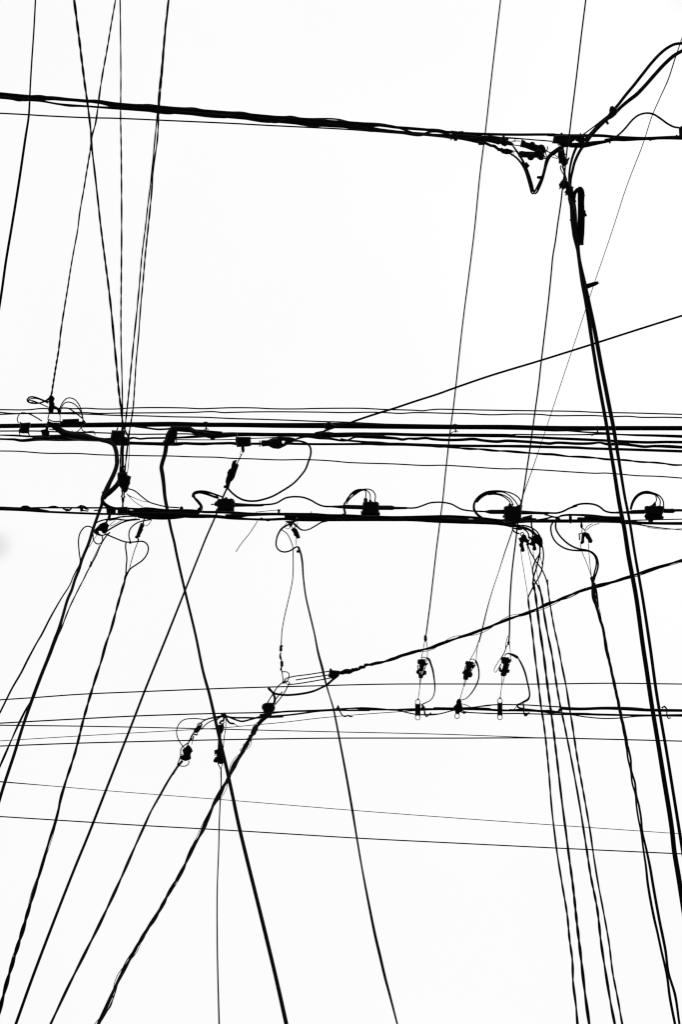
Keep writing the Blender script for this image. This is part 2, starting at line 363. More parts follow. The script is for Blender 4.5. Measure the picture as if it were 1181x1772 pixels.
# rough hanging hardware column
hc = root('hanger_clamp', 'ragged upper clamp hanging from the junction plate', 'clamp', (976, 275), 11.9, 'ragged clamps hanging one below the other')
prism('clamp_body', jn('842,470 890,462 925,468 935,530 940,592 962,600 975,585 992,568 1000,578 978,622 972,660 930,688 905,700 880,650 850,655 850,605 838,560'), 11.85, .09, hc)
tube('wire_tail', jn('930,520 955,545 950,580'), 1.4, 11.84, hc, IRON); tube('stem', jn('890,420 900,480'), 6, 11.88, hc, IRON)
tube('link', jn('880,680 872,710 890,760 915,800 925,870'), 1.8, 11.86, hc, IRON); tube('link', jn('900,690 925,760 930,870'), 3, 11.86, hc, IRON); tube('link', jn('940,685 936,800 960,880'), 2.2, 11.86, hc, IRON)
hc = root('hanger_clamp', 'ragged lower clamp at the head of the long black closure', 'clamp', (985, 325), 11.9, 'ragged clamps hanging one below the other')
prism('clamp_body', jn('915,855 948,870 975,900 1000,910 1008,985 980,1040 948,1015 942,985 918,1010 892,985 855,1010 862,975 850,940 878,900'), 11.85, .09, hc)
prism('clamp_body', jn('990,930 1030,965 1055,975 1045,1000 1052,1040 1068,1100 1090,1181 1010,1181 985,1150 968,1080 930,1095 945,1065 925,1045 955,1010'), 11.83, .09, hc)
# long black closure
cl = root('splice_closure', 'long black splice closure hanging upright with coiled cable beside the riser', 'splice closure', (1000, 370), 11.8)
prism('housing', hg('262,340 300,330 345,400 355,480 378,500 385,600 400,900 398,985 425,1060 380,1060 345,930 325,850 300,650 285,638 298,622 290,440'), 11.8, .1, cl, HARD)
tube('coil', hg('355,340,4 365,260,6 395,215,7 425,225,7 425,400,6 425,700,7 420,900,6 430,965,3'), 6, 11.78, cl)
tube('coil', hg('330,330,5 352,400,4 362,520,6 372,700,6 380,900,5'), 5, 11.82, cl)
tube('coil', hg('405,195,4 440,205,6 462,240,6 460,400,7 464,600,8 462,800,7 458,955,5'), 6, 11.76, cl)
prism('bracket', hg('488,500 508,505 508,538 528,575 492,596'), 11.78, .05, cl); prism('end_cap', hg('418,940 482,945 480,972 462,982 440,975 425,990'), 11.78, .1, cl, HARD)
tube('wire_tail', hg('490,305 500,300'), 1.2, 11.78, cl, IRON)
G_PR = 'pair of heavy cables running down the right side'
cable('heavy_cable', 'heavy cable, thicker one of the pair running steeply down the right side', 'cable',
      P('996.5,405,5 1001,434.6,5.4 1009.4,490.5,7 1014.8,520,6.5 1026,594,6 1037,661,6 1050.4,734,6 1055.5,766.5,6 1063.8,815,6.2 1073.3,874,6.8 1081,911.6,7 1088.5,960,7.4 1101.7,1031 1114.5,1123,7.4 1118.7,1150 1128.4,1215.5 1142.4,1300,7.4 1148.5,1338,7.8 1163.7,1433 1168,1472,8 1175.6,1517.7,8.4 1186,1585,8.6'), 7, (11.8, 10.4), G_PR, (0, E))
cable('heavy_cable', 'heavy cable, slimmer outer one of the pair down the right side', 'cable',
      P('1001,408,4.4 1003.5,445,4.6 1012.5,490,6.6 1019,520,7 1031,576,7 1041,630,7 1049.3,672,7 1055.5,704,7 1061.6,734,6.6 1068,771.6,6 1075,815,5 1082.6,861,4.6 1089.4,894.7,4.5 1100,960,4.5 1113,1033.7,5 1126,1118,5.2 1137.4,1200,5.2 1154.6,1300,5 1160.3,1334.7 1175.6,1429.5,5.4 1184,1482,5.6'), 5, (11.75, 10.3), G_PR, (0, E))
sb = root('stub_bracket', 'short square stub bracket sticking out of the paired heavy cables', 'bracket', (1025, 492), 11.55)
prism('arm', hg('505,1512 525,1505 620,1478 650,1500 640,1530 535,1572 512,1575'), 11.5, .05, sb); prism('head', hg('615,1480 672,1470 692,1500 640,1532 610,1520'), 11.5, .07, sb)
# =============================================== upper street lines (level band)
GB = 'level lines of the upper street band'
dB = 13.0
def lv(label, pts, w, o=0, name='street_cable', ext=(E, E), tw=0, d=None):
    dd = (d or (dB + o, dB + o + .25))
    if tw: return twisted(name, label, 'cable', pts, w, dd, GB, ext, pitch=tw)
    return cable(name, label, 'wire' if name == 'street_wire' else 'cable', pts, w, dd, GB, ext, 6)
lv('topmost thin wire of the level band above the thick main cable', b0('0,230 300,230 420,218 540,221 650,214 750,220 880,215 1000,222 1181,223') + b1('170,212 700,212 870,220 1000,216 1181,210') + b2('250,212 400,220 700,222 850,218 1181,215') + b3('150,216 400,228 620,233 700,236 780,241 850,232 930,226 1181,230') + b4('500,238 800,242 1181,248') + b5('300,257 580,262 850,268 1181,278'), 2.0, .5, 'street_wire')
lv('second thin wire of the level band, wavering just below the topmost', b0('0,258 100,267 250,270 400,265 500,264 880,260 1000,268 1181,265') + b1('750,262 830,253 1000,250 1100,260 1181,258') + b2('250,252 900,255 1181,260') + b3('250,256 400,260 550,268 700,260 1050,267 1181,267') + b4('300,282 550,275 820,280 920,290 1181,290') + b5('280,290 450,300 640,298 760,308 1030,308 1181,312'), 2.0, .35, 'street_wire')
lv('third thin wire of the band, sinking into the thick main cable', b0('0,278 150,272 300,266 600,270 900,276 1181,288') + b1('250,292 600,303 900,308 1181,320') + b2('350,330 650,340 900,350 1181,358') + b3('200,368 400,378'), 2.0, .2, 'street_wire', (E, 0))
lv('thick smooth main cable, heaviest level line across the picture', b0('0,397,7.2 590,390,7.2 1000,386,8 1181,384,8.2') + b1('300,381,8 600,378,8 900,384,7.4 1181,385,7.4') + b2('100,386,7.5 500,391,8.2 1181,400,8') + b3('0,388,9 100,392,9.5 500,400,8.4 1181,407,7.6') + b4('300,408,7.8 500,410,8.2 700,415,8 950,424,9.6 1181,422,8.2') + b5('300,420,7.4 1181,419,7.6'), 8, 0, 'street_cable')
lv('thin wire under the thick main cable on the left, passing behind the clamps', b0('0,448 400,449 500,454 780,460 1130,470') + b1('140,480 500,480 780,480 900,500 1000,495'), 2.1, .1, 'street_wire', (E, 0))
lv('cable below the thin wire at the left edge, joining the left splice sleeve', b0('0,490,2 150,494,3 300,503,3 500,500,4 700,500,5 1000,530,3 1181,530,3') + b1('60,522,6 140,525,4 180,517,3 250,528,3 320,522,3 500,519,3 700,513,3.4 880,500,5 1000,490,6 1181,485,7') + b2('0,483,7 200,482,6 400,485,6 700,488,6.5 860,492,7.5 1000,490,8 1181,487,8') + b3('150,480,6 300,482,6.4 400,478,5 600,484,5 800,488,5 1181,490,5') + b4('0,492,5.4 300,494,6 500,498,6 550,505,4 700,510,4 900,520,4.2 1181,532,4.4') + b5('200,536,4.4 400,545,4.2 600,556,4.6 850,564,4.6 1000,560,4.4 1181,562,4.6'), 4, -.1, 'street_cable')
lv('upper slim wire splitting from the second cable toward the right edge', b4('480,488 550,483 700,485 1181,488') + b5('200,483,2 400,478,3 550,484,2.4 700,490,3.4 900,494,4 1181,503,5'), 2, -.08, 'street_wire', (0, E))
lv('slim wire peeling off under the thick main cable near the right pair', b5('-150,430 80,450 200,460 400,468 500,475'), 2.4, -.05, 'street_wire', (0, 0))
lv('lowest full cable of the left half, running into the fish shaped closure', b0('0,530,3 60,532,3 150,535,4 210,545,4.6 400,530,6 620,535,6 640,548,3 850,535,4.4 1000,537,4 1181,540,6') + b1('60,565,7 180,572,5 400,578,5.4 480,580,6 640,580,6 700,574,4.4 800,578,4.6 900,580,5 1000,576,4 1100,574,4.4 1181,572,4.4') + b2('60,578,5 200,578,3.8 310,578,4'), 4, -.15, 'street_cable', (E, 0))
lv('cable continuing right of the fish shaped closure, straight and even', b2('540,575,4 700,580,3.8 850,582,3.6 1181,582,3.6') + b3('250,580,4 330,583,4.5 600,585,4.6 800,592,5.2 1000,600,5.6 1181,602,5.6') + b4('0,597,4.4 400,602,4.2 600,604,4.8 900,612,4.4 1181,618,4.4') + b5('200,624,4.2 500,633,4.2 1181,655,4.5'), 4, -.2, 'street_cable', (0, E))
lv('wavy doubled cable just above it, opening a chain of small gaps', b2('650,535,2.4 760,505,4 900,520,4 1000,525,4 1181,545,3') + b3('80,512,3 200,505,6 330,508,7 400,515,5.4 520,525,4.2 570,535,4.4 640,525,3.4 700,528,4.4 820,520,4 880,530,4.4 1060,540,4.4 1181,537,4.6') + b4('120,530,4.8 220,545,4.4 370,556,4.8 450,548,4.8 600,554,4.6 700,560,4.6 850,572,4.6 900,576,4.8 960,568,4.4 1181,577,4.6') + b5('250,575,4.4 340,567,3 420,582,5 560,580,5 700,596,4.6 800,608,4.6 900,602,4.4 1050,606,5.4 1181,614,4.8'), 4, -.12, 'street_cable', (0, E))
lv('thin line touching the wavy doubled cable halfway across', b3('-60,530 20,545 100,552 200,560 340,565 430,575 560,577 700,585'), 3.2, -.22, 'street_wire', (0, 0))
lv('twisted cable peeling downward to the right edge, lowest of the band', b3('700,590 850,600 950,608 1100,615 1181,625') + b4('100,631 180,633 350,650 450,653 620,667 700,673 850,684 920,686 1100,708 1181,712') + b5('100,708 200,715 320,725 400,736 500,740 600,745 750,763 900,770 1000,780 1100,795 1181,795'), 3.4, -.25, 'drop_cable', (0, E), .42)
lv('thin lone wire sagging between the two heavy street bands', b0('0,652 180,655 460,675 800,678 1000,690 1160,695') + b1('120,697 400,702 550,703 800,712 1050,717 1181,727') + b2('200,732 500,743 750,740 1050,755 1181,768') + b3('500,785 800,800 1000,798 1181,808') + b4('450,835 550,833 800,845 1181,870') + c5('300,53 400,51 520,60 600,66 700,76 950,85 1181,102'), 1.9, -.4, 'street_wire')
lv('faint thin wire showing between the cables right of the second clamp', b1('620,535 700,537 1181,538') + b2('60,530 200,524 400,517 480,512'), 1.5, .15, 'street_wire', (0, 0))
cable('street_cable', 'short bowed cable under the thick main cable between the two left clamps', 'cable', b1('190,400 330,418 420,430 520,428 580,420'), 3, 12.9)

# cable spacers riding on the main cable
def spacer(cx, cy, d, label, lean):
    r = root('cable_spacer', label, 'cable spacer', (cx, cy), d, 'small clips riding on the thick main cable')
    q = lambda s: [(cx + a / 5.905, cy + b / 5.905, None) for a, b in (tuple(float(z) for z in v.split(',')) for v in s.split())]
    prism('clip', q('-22,0 -18,-14 -4,-10 2,-20 10,-10 26,-12 24,4 18,12 -16,12'), d - .12, .06, r)
    tube('stem', q('4,0 6,50 8,74'), 2.2, d - .12, r, IRON)
    tube('tie_wire', q('6,58 -14,66 -60,90') if lean else q('8,60 -8,62 -26,82'), 1.1, d - .12, r, IRON)
    tube('tie_wire', q('10,52 26,64 34,70'), 1.1, d - .12, r, IRON)
spacer(355.5, 732, 13, 'clip on the thick cable just right of the second black clamp', False)
spacer(788, 736, 13.1, 'clip on the thick cable beside the steep thin wire', True)
spacer(1034, 739.5, 13.15, 'clip on the thick cable just left of the heavy pair', True)
sp = root('tee_clamp', 'small clamp where the rising straight cable leaves the thick main one', 'clamp', (569, 739), 12.85)
prism('clamp_body', b2('955,380 985,358 1020,358 1022,376 1080,390 1060,420 1000,440 960,425'), 12.85, .08, sp)
tube('strap', b2('960,430 958,455 990,440 998,470'), 1.4, 12.83, sp, IRON); prism('keeper', b2('900,455 1040,460 1020,528 920,520'), 12.8, .08, sp)

# left end hardware on the band
cb = root('clamp_box', 'square clamp box on the thick cable nearest the left edge', 'clamp', (41, 741), 12.9)
prism('housing', b0('200,362 230,366 300,360 312,372 308,410 298,418 296,470 225,472 188,462 192,430 205,415'), 12.85, .1, cb, HARD)
prism('bolt', b0('198,352 212,358 212,372 200,374'), 12.85, .05, cb)
tube('strap', b0('196,462 200,492'), 1.5, 12.85, cb, IRON); tube('strap', b0('285,468 300,494'), 1.8, 12.85, cb, IRON)
cable('loose_wire', 'thin curl of wire looping over the square clamp box', 'wire', b0('262,268 235,260 205,268 186,290 174,325 186,368'), 1.5, 12.8)
cable('loose_wire', 'loose wire end slanting away from the curl near the left edge', 'wire', b0('215,262 240,262 300,275 360,305 425,345'), 1.9, 12.8)
uc = root('wedge_clamp', 'upright wedge clamp gripping the thin drop above the left bundle', 'clamp', (88, 700), 12.95)
prism('clamp_body', b0('503,88 520,78 540,92 558,115 545,150 557,172 550,205 542,268 500,272 488,225 500,190 498,130'), 12.9, .09, uc)
tube('tail', b0('535,190,3 570,210,4 600,235,5 605,275,3'), 4, 12.88, uc, IRON); prism('keeper', b0('585,238 625,238 622,262 605,286 590,262'), 12.88, .05, uc)
tube('bail', b0('500,272 488,330 495,348'), 1.6, 12.9, uc, IRON); tube('bail', b0('612,280 612,350'), 1.2, 12.9, uc, IRON); tube('bail', b0('495,330 540,349 612,349'), 1.8, 12.9, uc, IRON)
co = root('wire_coil', 'small coil of slack wire left of the wedge clamp', 'wire coil', (62, 693), 12.85)
tube('strand', b0('525,72 505,105 470,135 430,155 370,165 310,160 280,145 275,128 290,108 318,98 370,107 430,130 470,145 500,150'), 2.4, 12.85, co)
tube('strand', b0('500,130 450,140 400,165 340,148 300,160 290,130 330,115 380,118 440,140 490,165'), 1.6, 12.83, co)
tube('strand', b0('285,132 330,138 400,165 490,205'), 1.6, 12.87, co)
lp = root('slack_loop', 'two thin arches of wire from the wedge clamp over to the terminal sleeve', 'wire loop', (120, 700), 12.85)
tube('strand', b0('598,250 620,190 655,135 685,113 712,109 760,125 800,170 828,235 842,300 850,345'), 1.7, 12.85, lp)
tube('strand', b0('612,255 630,200 655,165 690,152 750,168 795,208 828,260 848,340'), 1.7, 12.83, lp)
tube('strand', b0('630,212 690,215 730,235 780,270 845,322'), 2, 12.87, lp)
ts = root('terminal_sleeve', 'fat stepped terminal sleeve lying on the thick cable under the thin arches', 'terminal', (122, 733), 12.9)
prism('sleeve', b0('608,345 635,348 638,328 802,322 806,350 800,410 612,412'), 12.88, .1, ts, HARD)
prism('end_cap', b0('806,350 835,352 845,332 858,338 882,366 850,380 830,410 806,405'), 12.88, .08, ts, HARD)
tube('wire_tail', b0('830,400 815,430 770,460 735,460 735,440'), 1.3, 12.86, ts, IRON); tube('wire_tail', b0('830,408 840,440 870,455 960,455 970,490'), 1.5, 12.86, ts, IRON)
ss = root('splice_sleeve', 'thick tapered splice sleeve slanting down from the wedge clamp to the black clamp', 'splice sleeve', (110, 752), 12.8)
prism('head', b0('488,345 535,362 600,362 618,380 620,430 560,440 550,400 500,415 470,375'), 12.8, .1, ss, HARD)
tube('sleeve', b0('500,375,6 560,405,10 610,440,10 660,470,11 760,495,13 870,508,12 1000,530,6 1140,538,4'), 8, 12.78, ss, HARD)
tube('sleeve', b0('330,520,3 450,522,6 600,515,8 700,520,8 1000,540,5 1140,545,6'), 6, 12.82, ss, HARD)
prism('clamp_body', b0('415,438 462,430 465,385 495,385 490,440 502,455 502,520 430,500'), 12.76, .1, ss, IRON)
tube('strap', b0('500,430 550,437'), 1.6, 12.76, ss, IRON)

# first black clamp with heavy cable
k1 = root('suspension_clamp', 'first big black clamp, at the crossing of the fanned drops', 'clamp', (203, 757), 12.75)
prism('clamp_body', b0('1142,440 1181,442 1262,445 1270,470 1265,520 1285,560 1285,600 1190,596 1150,580 1125,545 1130,510'), 12.7, .12, k1, IRON)
tube('strap', b1('10,445 25,410'), 2, 12.7, k1, IRON); tube('strap', b1('85,410 105,460 120,485 130,520'), 2.6, 12.7, k1, IRON)
prism('keeper', b1('82,520 145,520 140,600 80,595'), 12.68, .08, k1)
cable('heavy_cable', 'heavy cable hanging from the first clamp, through the lower band, off the left edge', 'cable',
      b0('1030,545,5 1110,562,6 1160,590,7 1182,640,7 1192,700,7 1194,760,7') + nl('500,60,7.2 500,130,7 480,230,6.8 445,330,7 400,430,7 350,530,7 310,620,8 265,730,9 218,820,7 200,880,6.4 200,940,6 175,1020,5') +
      P('170.2,889,4.8 163.4,908 158.6,922 155.6,933 150.5,947 145.4,958.7 141,970 136.5,985.4 129.7,1002 123.8,1021,4.6 116.8,1037 108,1067,4.6 100.3,1092.4,5.4 95.9,1104,6 86.4,1130,6 81.3,1143,5.6 72.4,1165,5.6 57.6,1204,5.6 40.6,1252.4,4.8 23.7,1306.6,5 6.8,1357.4,5 -6,1400,5'), 5, (12.7, 9.8), None, (0, E))
cable('slack_cable', 'thick short cable curving from the cone clamp onto the heavy cable', 'cable', nl('640,180,4 600,260,4 570,380,5 550,480,7 500,580,8 420,665,8 340,740,8 270,810,6 235,870,4.6'), 7, 12.0)
cable('slack_cable', 'slack cable flaring from the heavy cable into the lower band', 'cable', nl('200,880,5 225,950,6 290,1005,6 400,1050,5 520,1065,4'), 5, 12.02)
cc = root('cone_clamp', 'cone shaped black clamp where the fanned drops all end', 'clamp', (213, 833), 12)
prism('clamp_body', nl('508,350 535,322 640,315 710,322 714,382 750,395 790,408 768,500 770,550 740,600 732,660 700,720 650,742 600,700 580,650 550,610 520,560 510,450'), 11.98, .12, cc, IRON)
tube('tail', nl('600,680,3 610,760,2 590,830,3'), 2, 11.98, cc, IRON); tube('tail', nl('650,730,3 640,790,2 660,840,3'), 2, 11.98, cc, IRON)
tube('tail', nl('618,830,5 622,900,4.4 618,960,2.4 615,1040,3'), 4, 11.98, cc, IRON); tube('barb', nl('185,728 230,735 260,745'), 1.8, 11.95, cc, IRON)
cable('jumper_wire', 'thin wire swooping from the cone clamp to a knob on the lower band', 'wire', c1('125,210 190,230 260,285 340,345 430,375 520,395 650,405'), 2, 12)
cable('jumper_wire', 'fainter upper hair wire between the cone clamp and the lower band', 'wire', nl('700,760,1.4 730,790,1.6 860,850,.7 1000,905,.7 1181,940,.7'), .8, 12)
cable('jumper_wire', 'fainter lower hair wire sagging from the cone clamp to the lower band', 'wire', nl('735,800 830,900 930,975 1030,1030'), .8, 12)
# second black clamp
k2 = root('suspension_clamp', 'second big black clamp, hooked over the thick cable with a heavy cable below', 'clamp', (298, 750), 12.75)
prism('clamp_body', b1('545,430 570,395 760,395 790,425 880,450 878,470 850,482 790,458 630,446 628,480 625,500 620,520 600,560 590,585 545,600 500,575 490,555 505,530 515,480'), 12.7, .12, k2, IRON)
tube('strap', b1('620,500 622,560'), 1.6, 12.7, k2, IRON); tube('strap', b1('490,545 492,600'), 1.8, 12.7, k2, IRON)
cj = root('splice_sleeve', 'blunt splice sleeve joining the cables right of the second clamp', 'splice sleeve', (360, 752), 12.75)
tube('sleeve', b1('760,420,5 820,455,7 900,480,8 970,490,11 1080,490,9 1181,485,8') + b2('60,483,7'), 8, 12.7, cj, HARD)
tube('sleeve', b1('820,440,3 900,445,3 1000,455,3 1090,462,3'), 3, 12.68, cj, HARD)
prism('keeper', b1('970,520 1018,520 1012,535 975,535'), 12.7, .05, cj); tube('strap', b1('828,480 850,485 855,500 828,505'), 1.4, 12.68, cj, IRON)
cable('heavy_cable', 'heavy cable from the second clamp, running down between the other drops', 'cable',
      b1('520,580,7 505,680,7 478,770,6.8 468,820,6.6 478,886,6.8') + P('283,835.4,6.2 285.5,860.8,5.6 288.6,877.7,5.6 292.3,898,4.4 296.5,918.4,4.4 301.6,938.7,4.2 305.8,960,4.2 320,1022,4 338.7,1100,4 352,1164,4.4 362.4,1201.6,4.8 372.6,1245.6,5 384.4,1296.4,5.4 390.5,1322,5.6 402,1374,5.6 412,1422,5.8 427.3,1486,6 442.5,1547,6 461,1622,6.4 476.4,1686,6.2 488,1737,6.6 495.7,1772,6.8'), 5, (12.7, 9.6), None, (0, E))
# splitter and wrapped insulator
sx = root('splitter_box', 'small square box hung on the band with a hooked tail below', 'splitter box', (421, 764), 12.75)
prism('housing', b2('48,508 200,508 202,560 206,598 175,606 62,612 56,598 46,560'), 12.72, .12, sx, HARD)
prism('hook', b2('104,608 135,608 138,650 125,672 112,660 106,640'), 12.72, .05, sx)
ringlink('link', b2('106,672')[0], 1.9, 3.4, .8, 12.72, sx, .2); tube('rod', b2('108,685 60,782'), 1.7, (12.72, 12.55), sx, IRON)
wi = root('wrapped_splice', 'lumpy tape wrapped splice hanging slanted beneath the small square box', 'wrapped splice', (402, 815), 12.5)
prism('wrap', T80('410,490 440,470 490,455 508,462 485,490 492,540 520,545 550,562 500,700 455,840 410,905 378,930 355,985 335,1075 300,1110 262,1080 268,1000 258,930 270,860 300,780 296,730 335,665 382,632 384,580'), 12.45, .11, wi, RUB)
prism('knob', T80('218,1030 240,1012 270,1005 275,1070 235,1072 216,1055'), 12.42, .07, wi)
cable('loop_cable', 'large round loop from the wrapped splice up to the fish shaped closure', 'cable loop',
      T80('320,1090 400,1175 500,1255 620,1320 740,1352') + c2('180,335 260,335 330,320 420,290 520,235 640,155 720,70 760,15') + b2('790,765 812,700 817,650 808,610 780,578 730,557 650,548 600,560'), 3.1, (12.4, 12.7))
cable('drop_cable', 'even dark drop from the wrapped splice, straight down to the lower left', 'cable',
      T80('285,1085 210,1250') + P('380,876 371,898 357.5,928.5 344.8,960,2.8 289,1100,3.4 250.6,1194.8 227,1255.8,3.6 183,1367.6,4 152.4,1445.5 128.7,1503,4.2 91.4,1598 54.2,1696 27,1772,4.8'), 3, (12.35, 9.9), 'single drops fanning to the lower left', (0, E))
fc = root('splice_closure', 'fish shaped closure with a pierced tail, hung under the thick cable', 'splice closure', (480, 766), 12.75)
prism('housing', b2('365,545 420,522 445,518 480,520 560,522 562,540 525,540 518,560 530,578 560,580 575,588 545,605 500,626 480,630 430,625 385,602 365,602'), 12.7, .12, fc, HARD, .7)
prism('collar', b2('310,550 318,543 372,543 378,600 320,607 312,595'), 12.7, .1, fc, HARD)
tube('flange', b2('293,546 294,576 293,608'), 1.8, 12.7, fc, IRON)
prism('tail_clamp', b2('480,505 600,510 650,520 655,545 600,580 562,590 548,572 552,552 520,535 470,530'), 12.68, .08, fc)

# =============================================== lower street band
dC = 12.0
bC = root('cable_bundle', 'heavy lower street bundle carrying the row of tap boxes', 'cable bundle', (600, 895), dC)
def sC(pts, w, o=0, ext=(0, 0)): return tube('strand', pts, w, (dC + o, dC + o + .2), bC, RUB, ext=ext)
sC(c0('0,403,3.4 220,410 450,405,2.6 800,406 1181,408,2.6') + c1('120,412,3 240,418,3.4 300,412,4 500,430,4 800,435,4 900,448,4 1020,450,4') + c2('40,457,4.4 200,468,4.6 480,470,4.4 560,470,4.6 700,470,4 860,472,4 1000,482,4 1181,484,4') + c3('200,492,3.6 480,500,3 600,500,3.6 850,495,4 1040,492,4 1181,498,4') + c4('200,512,4 400,535,4 560,540,5 760,541,5.6 1181,541,5.6') + c5('350,540,6 560,545,6 680,550,5 740,558,4.4 900,564,4.4 1181,566,5'), 3, 0, (E, E))
sC(c0('0,420,4 250,430,4 450,445,3.4 600,452 800,460,3.4 1020,468 1181,470,3.2') + c1('60,470,4 120,470,3.4 240,470,8 400,475,8 640,480,8 800,490,7 1020,494,5.4 1181,508,5') + c2('0,512,5 200,522,3.4 380,526,4 560,520,4.4 700,528,5 1181,528,5') + c3('300,532,3.4 600,532,3.4 700,530,5 900,540,6 1181,548,7') + c4('100,555,5 250,560,5 400,565,7 500,590,5 530,602,3'), 4, -.04, (E, 0))
sC(c0('0,412,5 200,420,5 400,428,4 500,440,2') , 5, .04, (E, 0))
sC(c1('-60,435,5 20,418,3 60,440,8 110,440,8 160,445,4 240,440,9 350,438,8 500,455,9 640,455,8 760,458,7 840,460,5 860,450,3'), 6, .05)
sC(c1('230,500,3 300,505,5 400,510,5 500,512,5 640,505,4 760,485,4'), 4, -.06)
sC(c2('-60,490,6 60,490,7 150,488,5 200,480,3 560,475,4 650,488,5 760,500,8 900,505,9 1181,512,9') + c3('100,515,7 400,512,7 600,505,4 750,520,7 900,522,9 1181,530,10') + c4('60,510,3 100,508,3 180,525,4 300,545,8 420,555,8 560,550,7'), 6, .03)
sC(c3('-100,528,4 200,520,3 420,528,2.4 520,520,2 620,514,2 760,515,4 1181,525,6') + c4('60,545,5 200,545,6 400,560,6 520,590,4'), 4, .02)
sC(c4('600,548,5 720,540,4 800,528,3 870,515,3 920,500,2.2 980,505,2 1010,490,3 1100,478,3.4 1181,478,3.6') + c5('100,480,3.4 200,482,4 300,490,4 400,505,5 560,512,6'), 3.4, -.03)
sC(c4('850,475,2.4 900,488,2 960,505,2.6 1000,520,3'), 2.2, -.05)
sC(c5('120,520,6 180,525,7 300,525,7 400,525,8 560,525,8'), 7, .02)
sC(c5('560,560,4 700,570,3 740,577,2 860,598,2 1000,615,1.6 1181,632,1.2'), 2, -.05, (0, E))
sC(c5('830,608,.8 1000,625,.8 1181,620,.8'), .8, -.07, (0, E))
sC(c5('570,540,3 660,535,2 900,528,1.8 1181,522,1.6'), 2, .05, (0, E))
for q in ('210,404,2 235,396,4 280,396,4 305,405,2', '485,404,2 520,393,2.2 560,392,2.2 605,405,2', '775,407,2 815,393,3 845,392,4 890,407,2', '640,412,2 665,425,2.4 690,432,3 715,425,2.4 730,412,2'):
    tube('lashing', c0(q), 2, dC - .05, bC)
for q in ('810,380 832,376 845,390 850,440 820,445 815,410', ): prism('clip', c0(q), dC - .06, .06, bC)
prism('clip', c0('655,415 720,420 712,440 670,442'), dC - .06, .05, bC)
for q in ('840,432 900,440', '860,412 905,425', '960,434 1030,428'): tube('lashing', c0(q), 2, dC - .05, bC)
prism('clip', c1('655,405 670,388 692,402 690,430 655,430'), dC - .05, .06, bC)
prism('clip', c2('475,422 506,422 500,440 498,455 478,455'), dC - .05, .05, bC); tube('lashing', c2('250,450 300,445 480,428'), .9, dC - .05, bC)
tube('lashing', c2('300,508 385,538 420,520'), 2, dC - .05, bC); tube('pin', c2('821,442 822,465'), 1.4, dC - .05, bC, IRON)
prism('clip', c4('1095,490 1125,490 1128,545 1118,568 1095,555'), dC - .06, .06, bC)
prism('tie', c2('548,478 668,478 668,530 548,530'), dC - .06, .05, bC, RUB); prism('tie', c4('955,495 995,495 1000,525 958,525'), dC - .06, .06, bC, RUB); prism('clip', c1('20,400 120,395 125,470 20,470'), dC - .05, .08, bC)
prism('tie', c0('1085,415 1181,405 1181,475 1090,472'), dC - .05, .08, bC, RUB)
prism('tie', c5('185,485 280,492 330,500 330,540 185,545'), dC - .03, .05, bC, RUB)

# tap boxes
GT = 'tap boxes in a row on the lower street bundle'
def tapbox(label, cx, body, ports, sl, sr, plate, loops, d=11.85):
    r = root('tap_box', label, 'tap box', (cx, 880), d, GT)
    prism('housing', body, d, .13, r, HARD, .86)
    for q in ports: prism('port', q, d, .06, r, HARD)
    for q, w in ((sl, 7), (sr, 7)):
        if q: tube('sleeve', q, w, d, r, HARD)
    if plate: prism('mounting_foot', plate, d, .1, r, IRON)
    for q, w in loops: tube('lead', q, w, d - .02, r, RUB)
tapbox('tap box nearest the slanting drop, with a bent S shaped lead', 393,
       T80('85,1320 110,1300 150,1314 185,1300 232,1292 270,1280 300,1296 318,1312 345,1302 380,1296 430,1312 455,1350 468,1390 470,1478 446,1500 448,1545 60,1545 88,1500 70,1470 60,1400 72,1345'),
       [T80('232,1296 250,1276 285,1264 312,1300'), T80('78,1345 30,1378 10,1420 20,1460 85,1470'), T80('150,1312 190,1290 215,1296 215,1315')],
       None, c2('20,375,7 180,378,7.2 200,380,4.4 320,378,4 340,374,3'), T80('90,1530 445,1530 446,1582 30,1572 78,1510'),
       [(c1('880,428 885,400 862,355 820,312 785,288 800,252 850,236 930,240 1000,262 1070,287 1100,298'), 2.6), (c1('845,425 872,395 845,350 808,305 800,270 850,250 920,262 1000,290 1045,305'), 3.6), (c1('790,285 820,240 900,245 960,255 1030,280 1055,310'), 2), (c1('975,372 1020,368'), 1.8), (c1('835,420 880,428'), 3)])
tapbox('tap box in the middle of the row, lobed top and a small tight arch', 641,
       c3('166,370 170,352 184,343 206,341 222,345 236,341 262,343 276,347 290,342 318,345 331,358 333,380 329,402 333,425 330,448 342,462 165,464 160,440 164,405'),
       [c3('176,345 178,315 195,296 213,315 216,345'), c3('230,343 234,325 245,315 264,343')],
       c2('1040,393,3 1080,395,4') + c3('0,396,5 20,397,7 165,401,7'), c3('330,405,7.4 465,406,7.6 495,408,4.4 612,408,3.6 625,408,2.6'), c3('148,450 140,444 165,440 330,440 345,465 338,490 150,490'),
       [(c2('1140,480,4 1166,470,4 1158,420,3.4 1162,360,3') + c3('5,335,2 40,275,3 90,235,3.6 150,218,2 190,230,1.6 200,260,1.6 197,300,1.6'), 2), (c3('0,370,1.5 25,325,1.6 90,265,3 170,222,3 215,235,1.6 240,265,1.6 245,318,1.6'), 2), (c3('60,262,3 150,222,2 220,215,1.8 265,230,1.8 295,275,1.8 290,345,1.8'), 2), (c3('-5,340 10,310 70,250 150,215'), 2)])
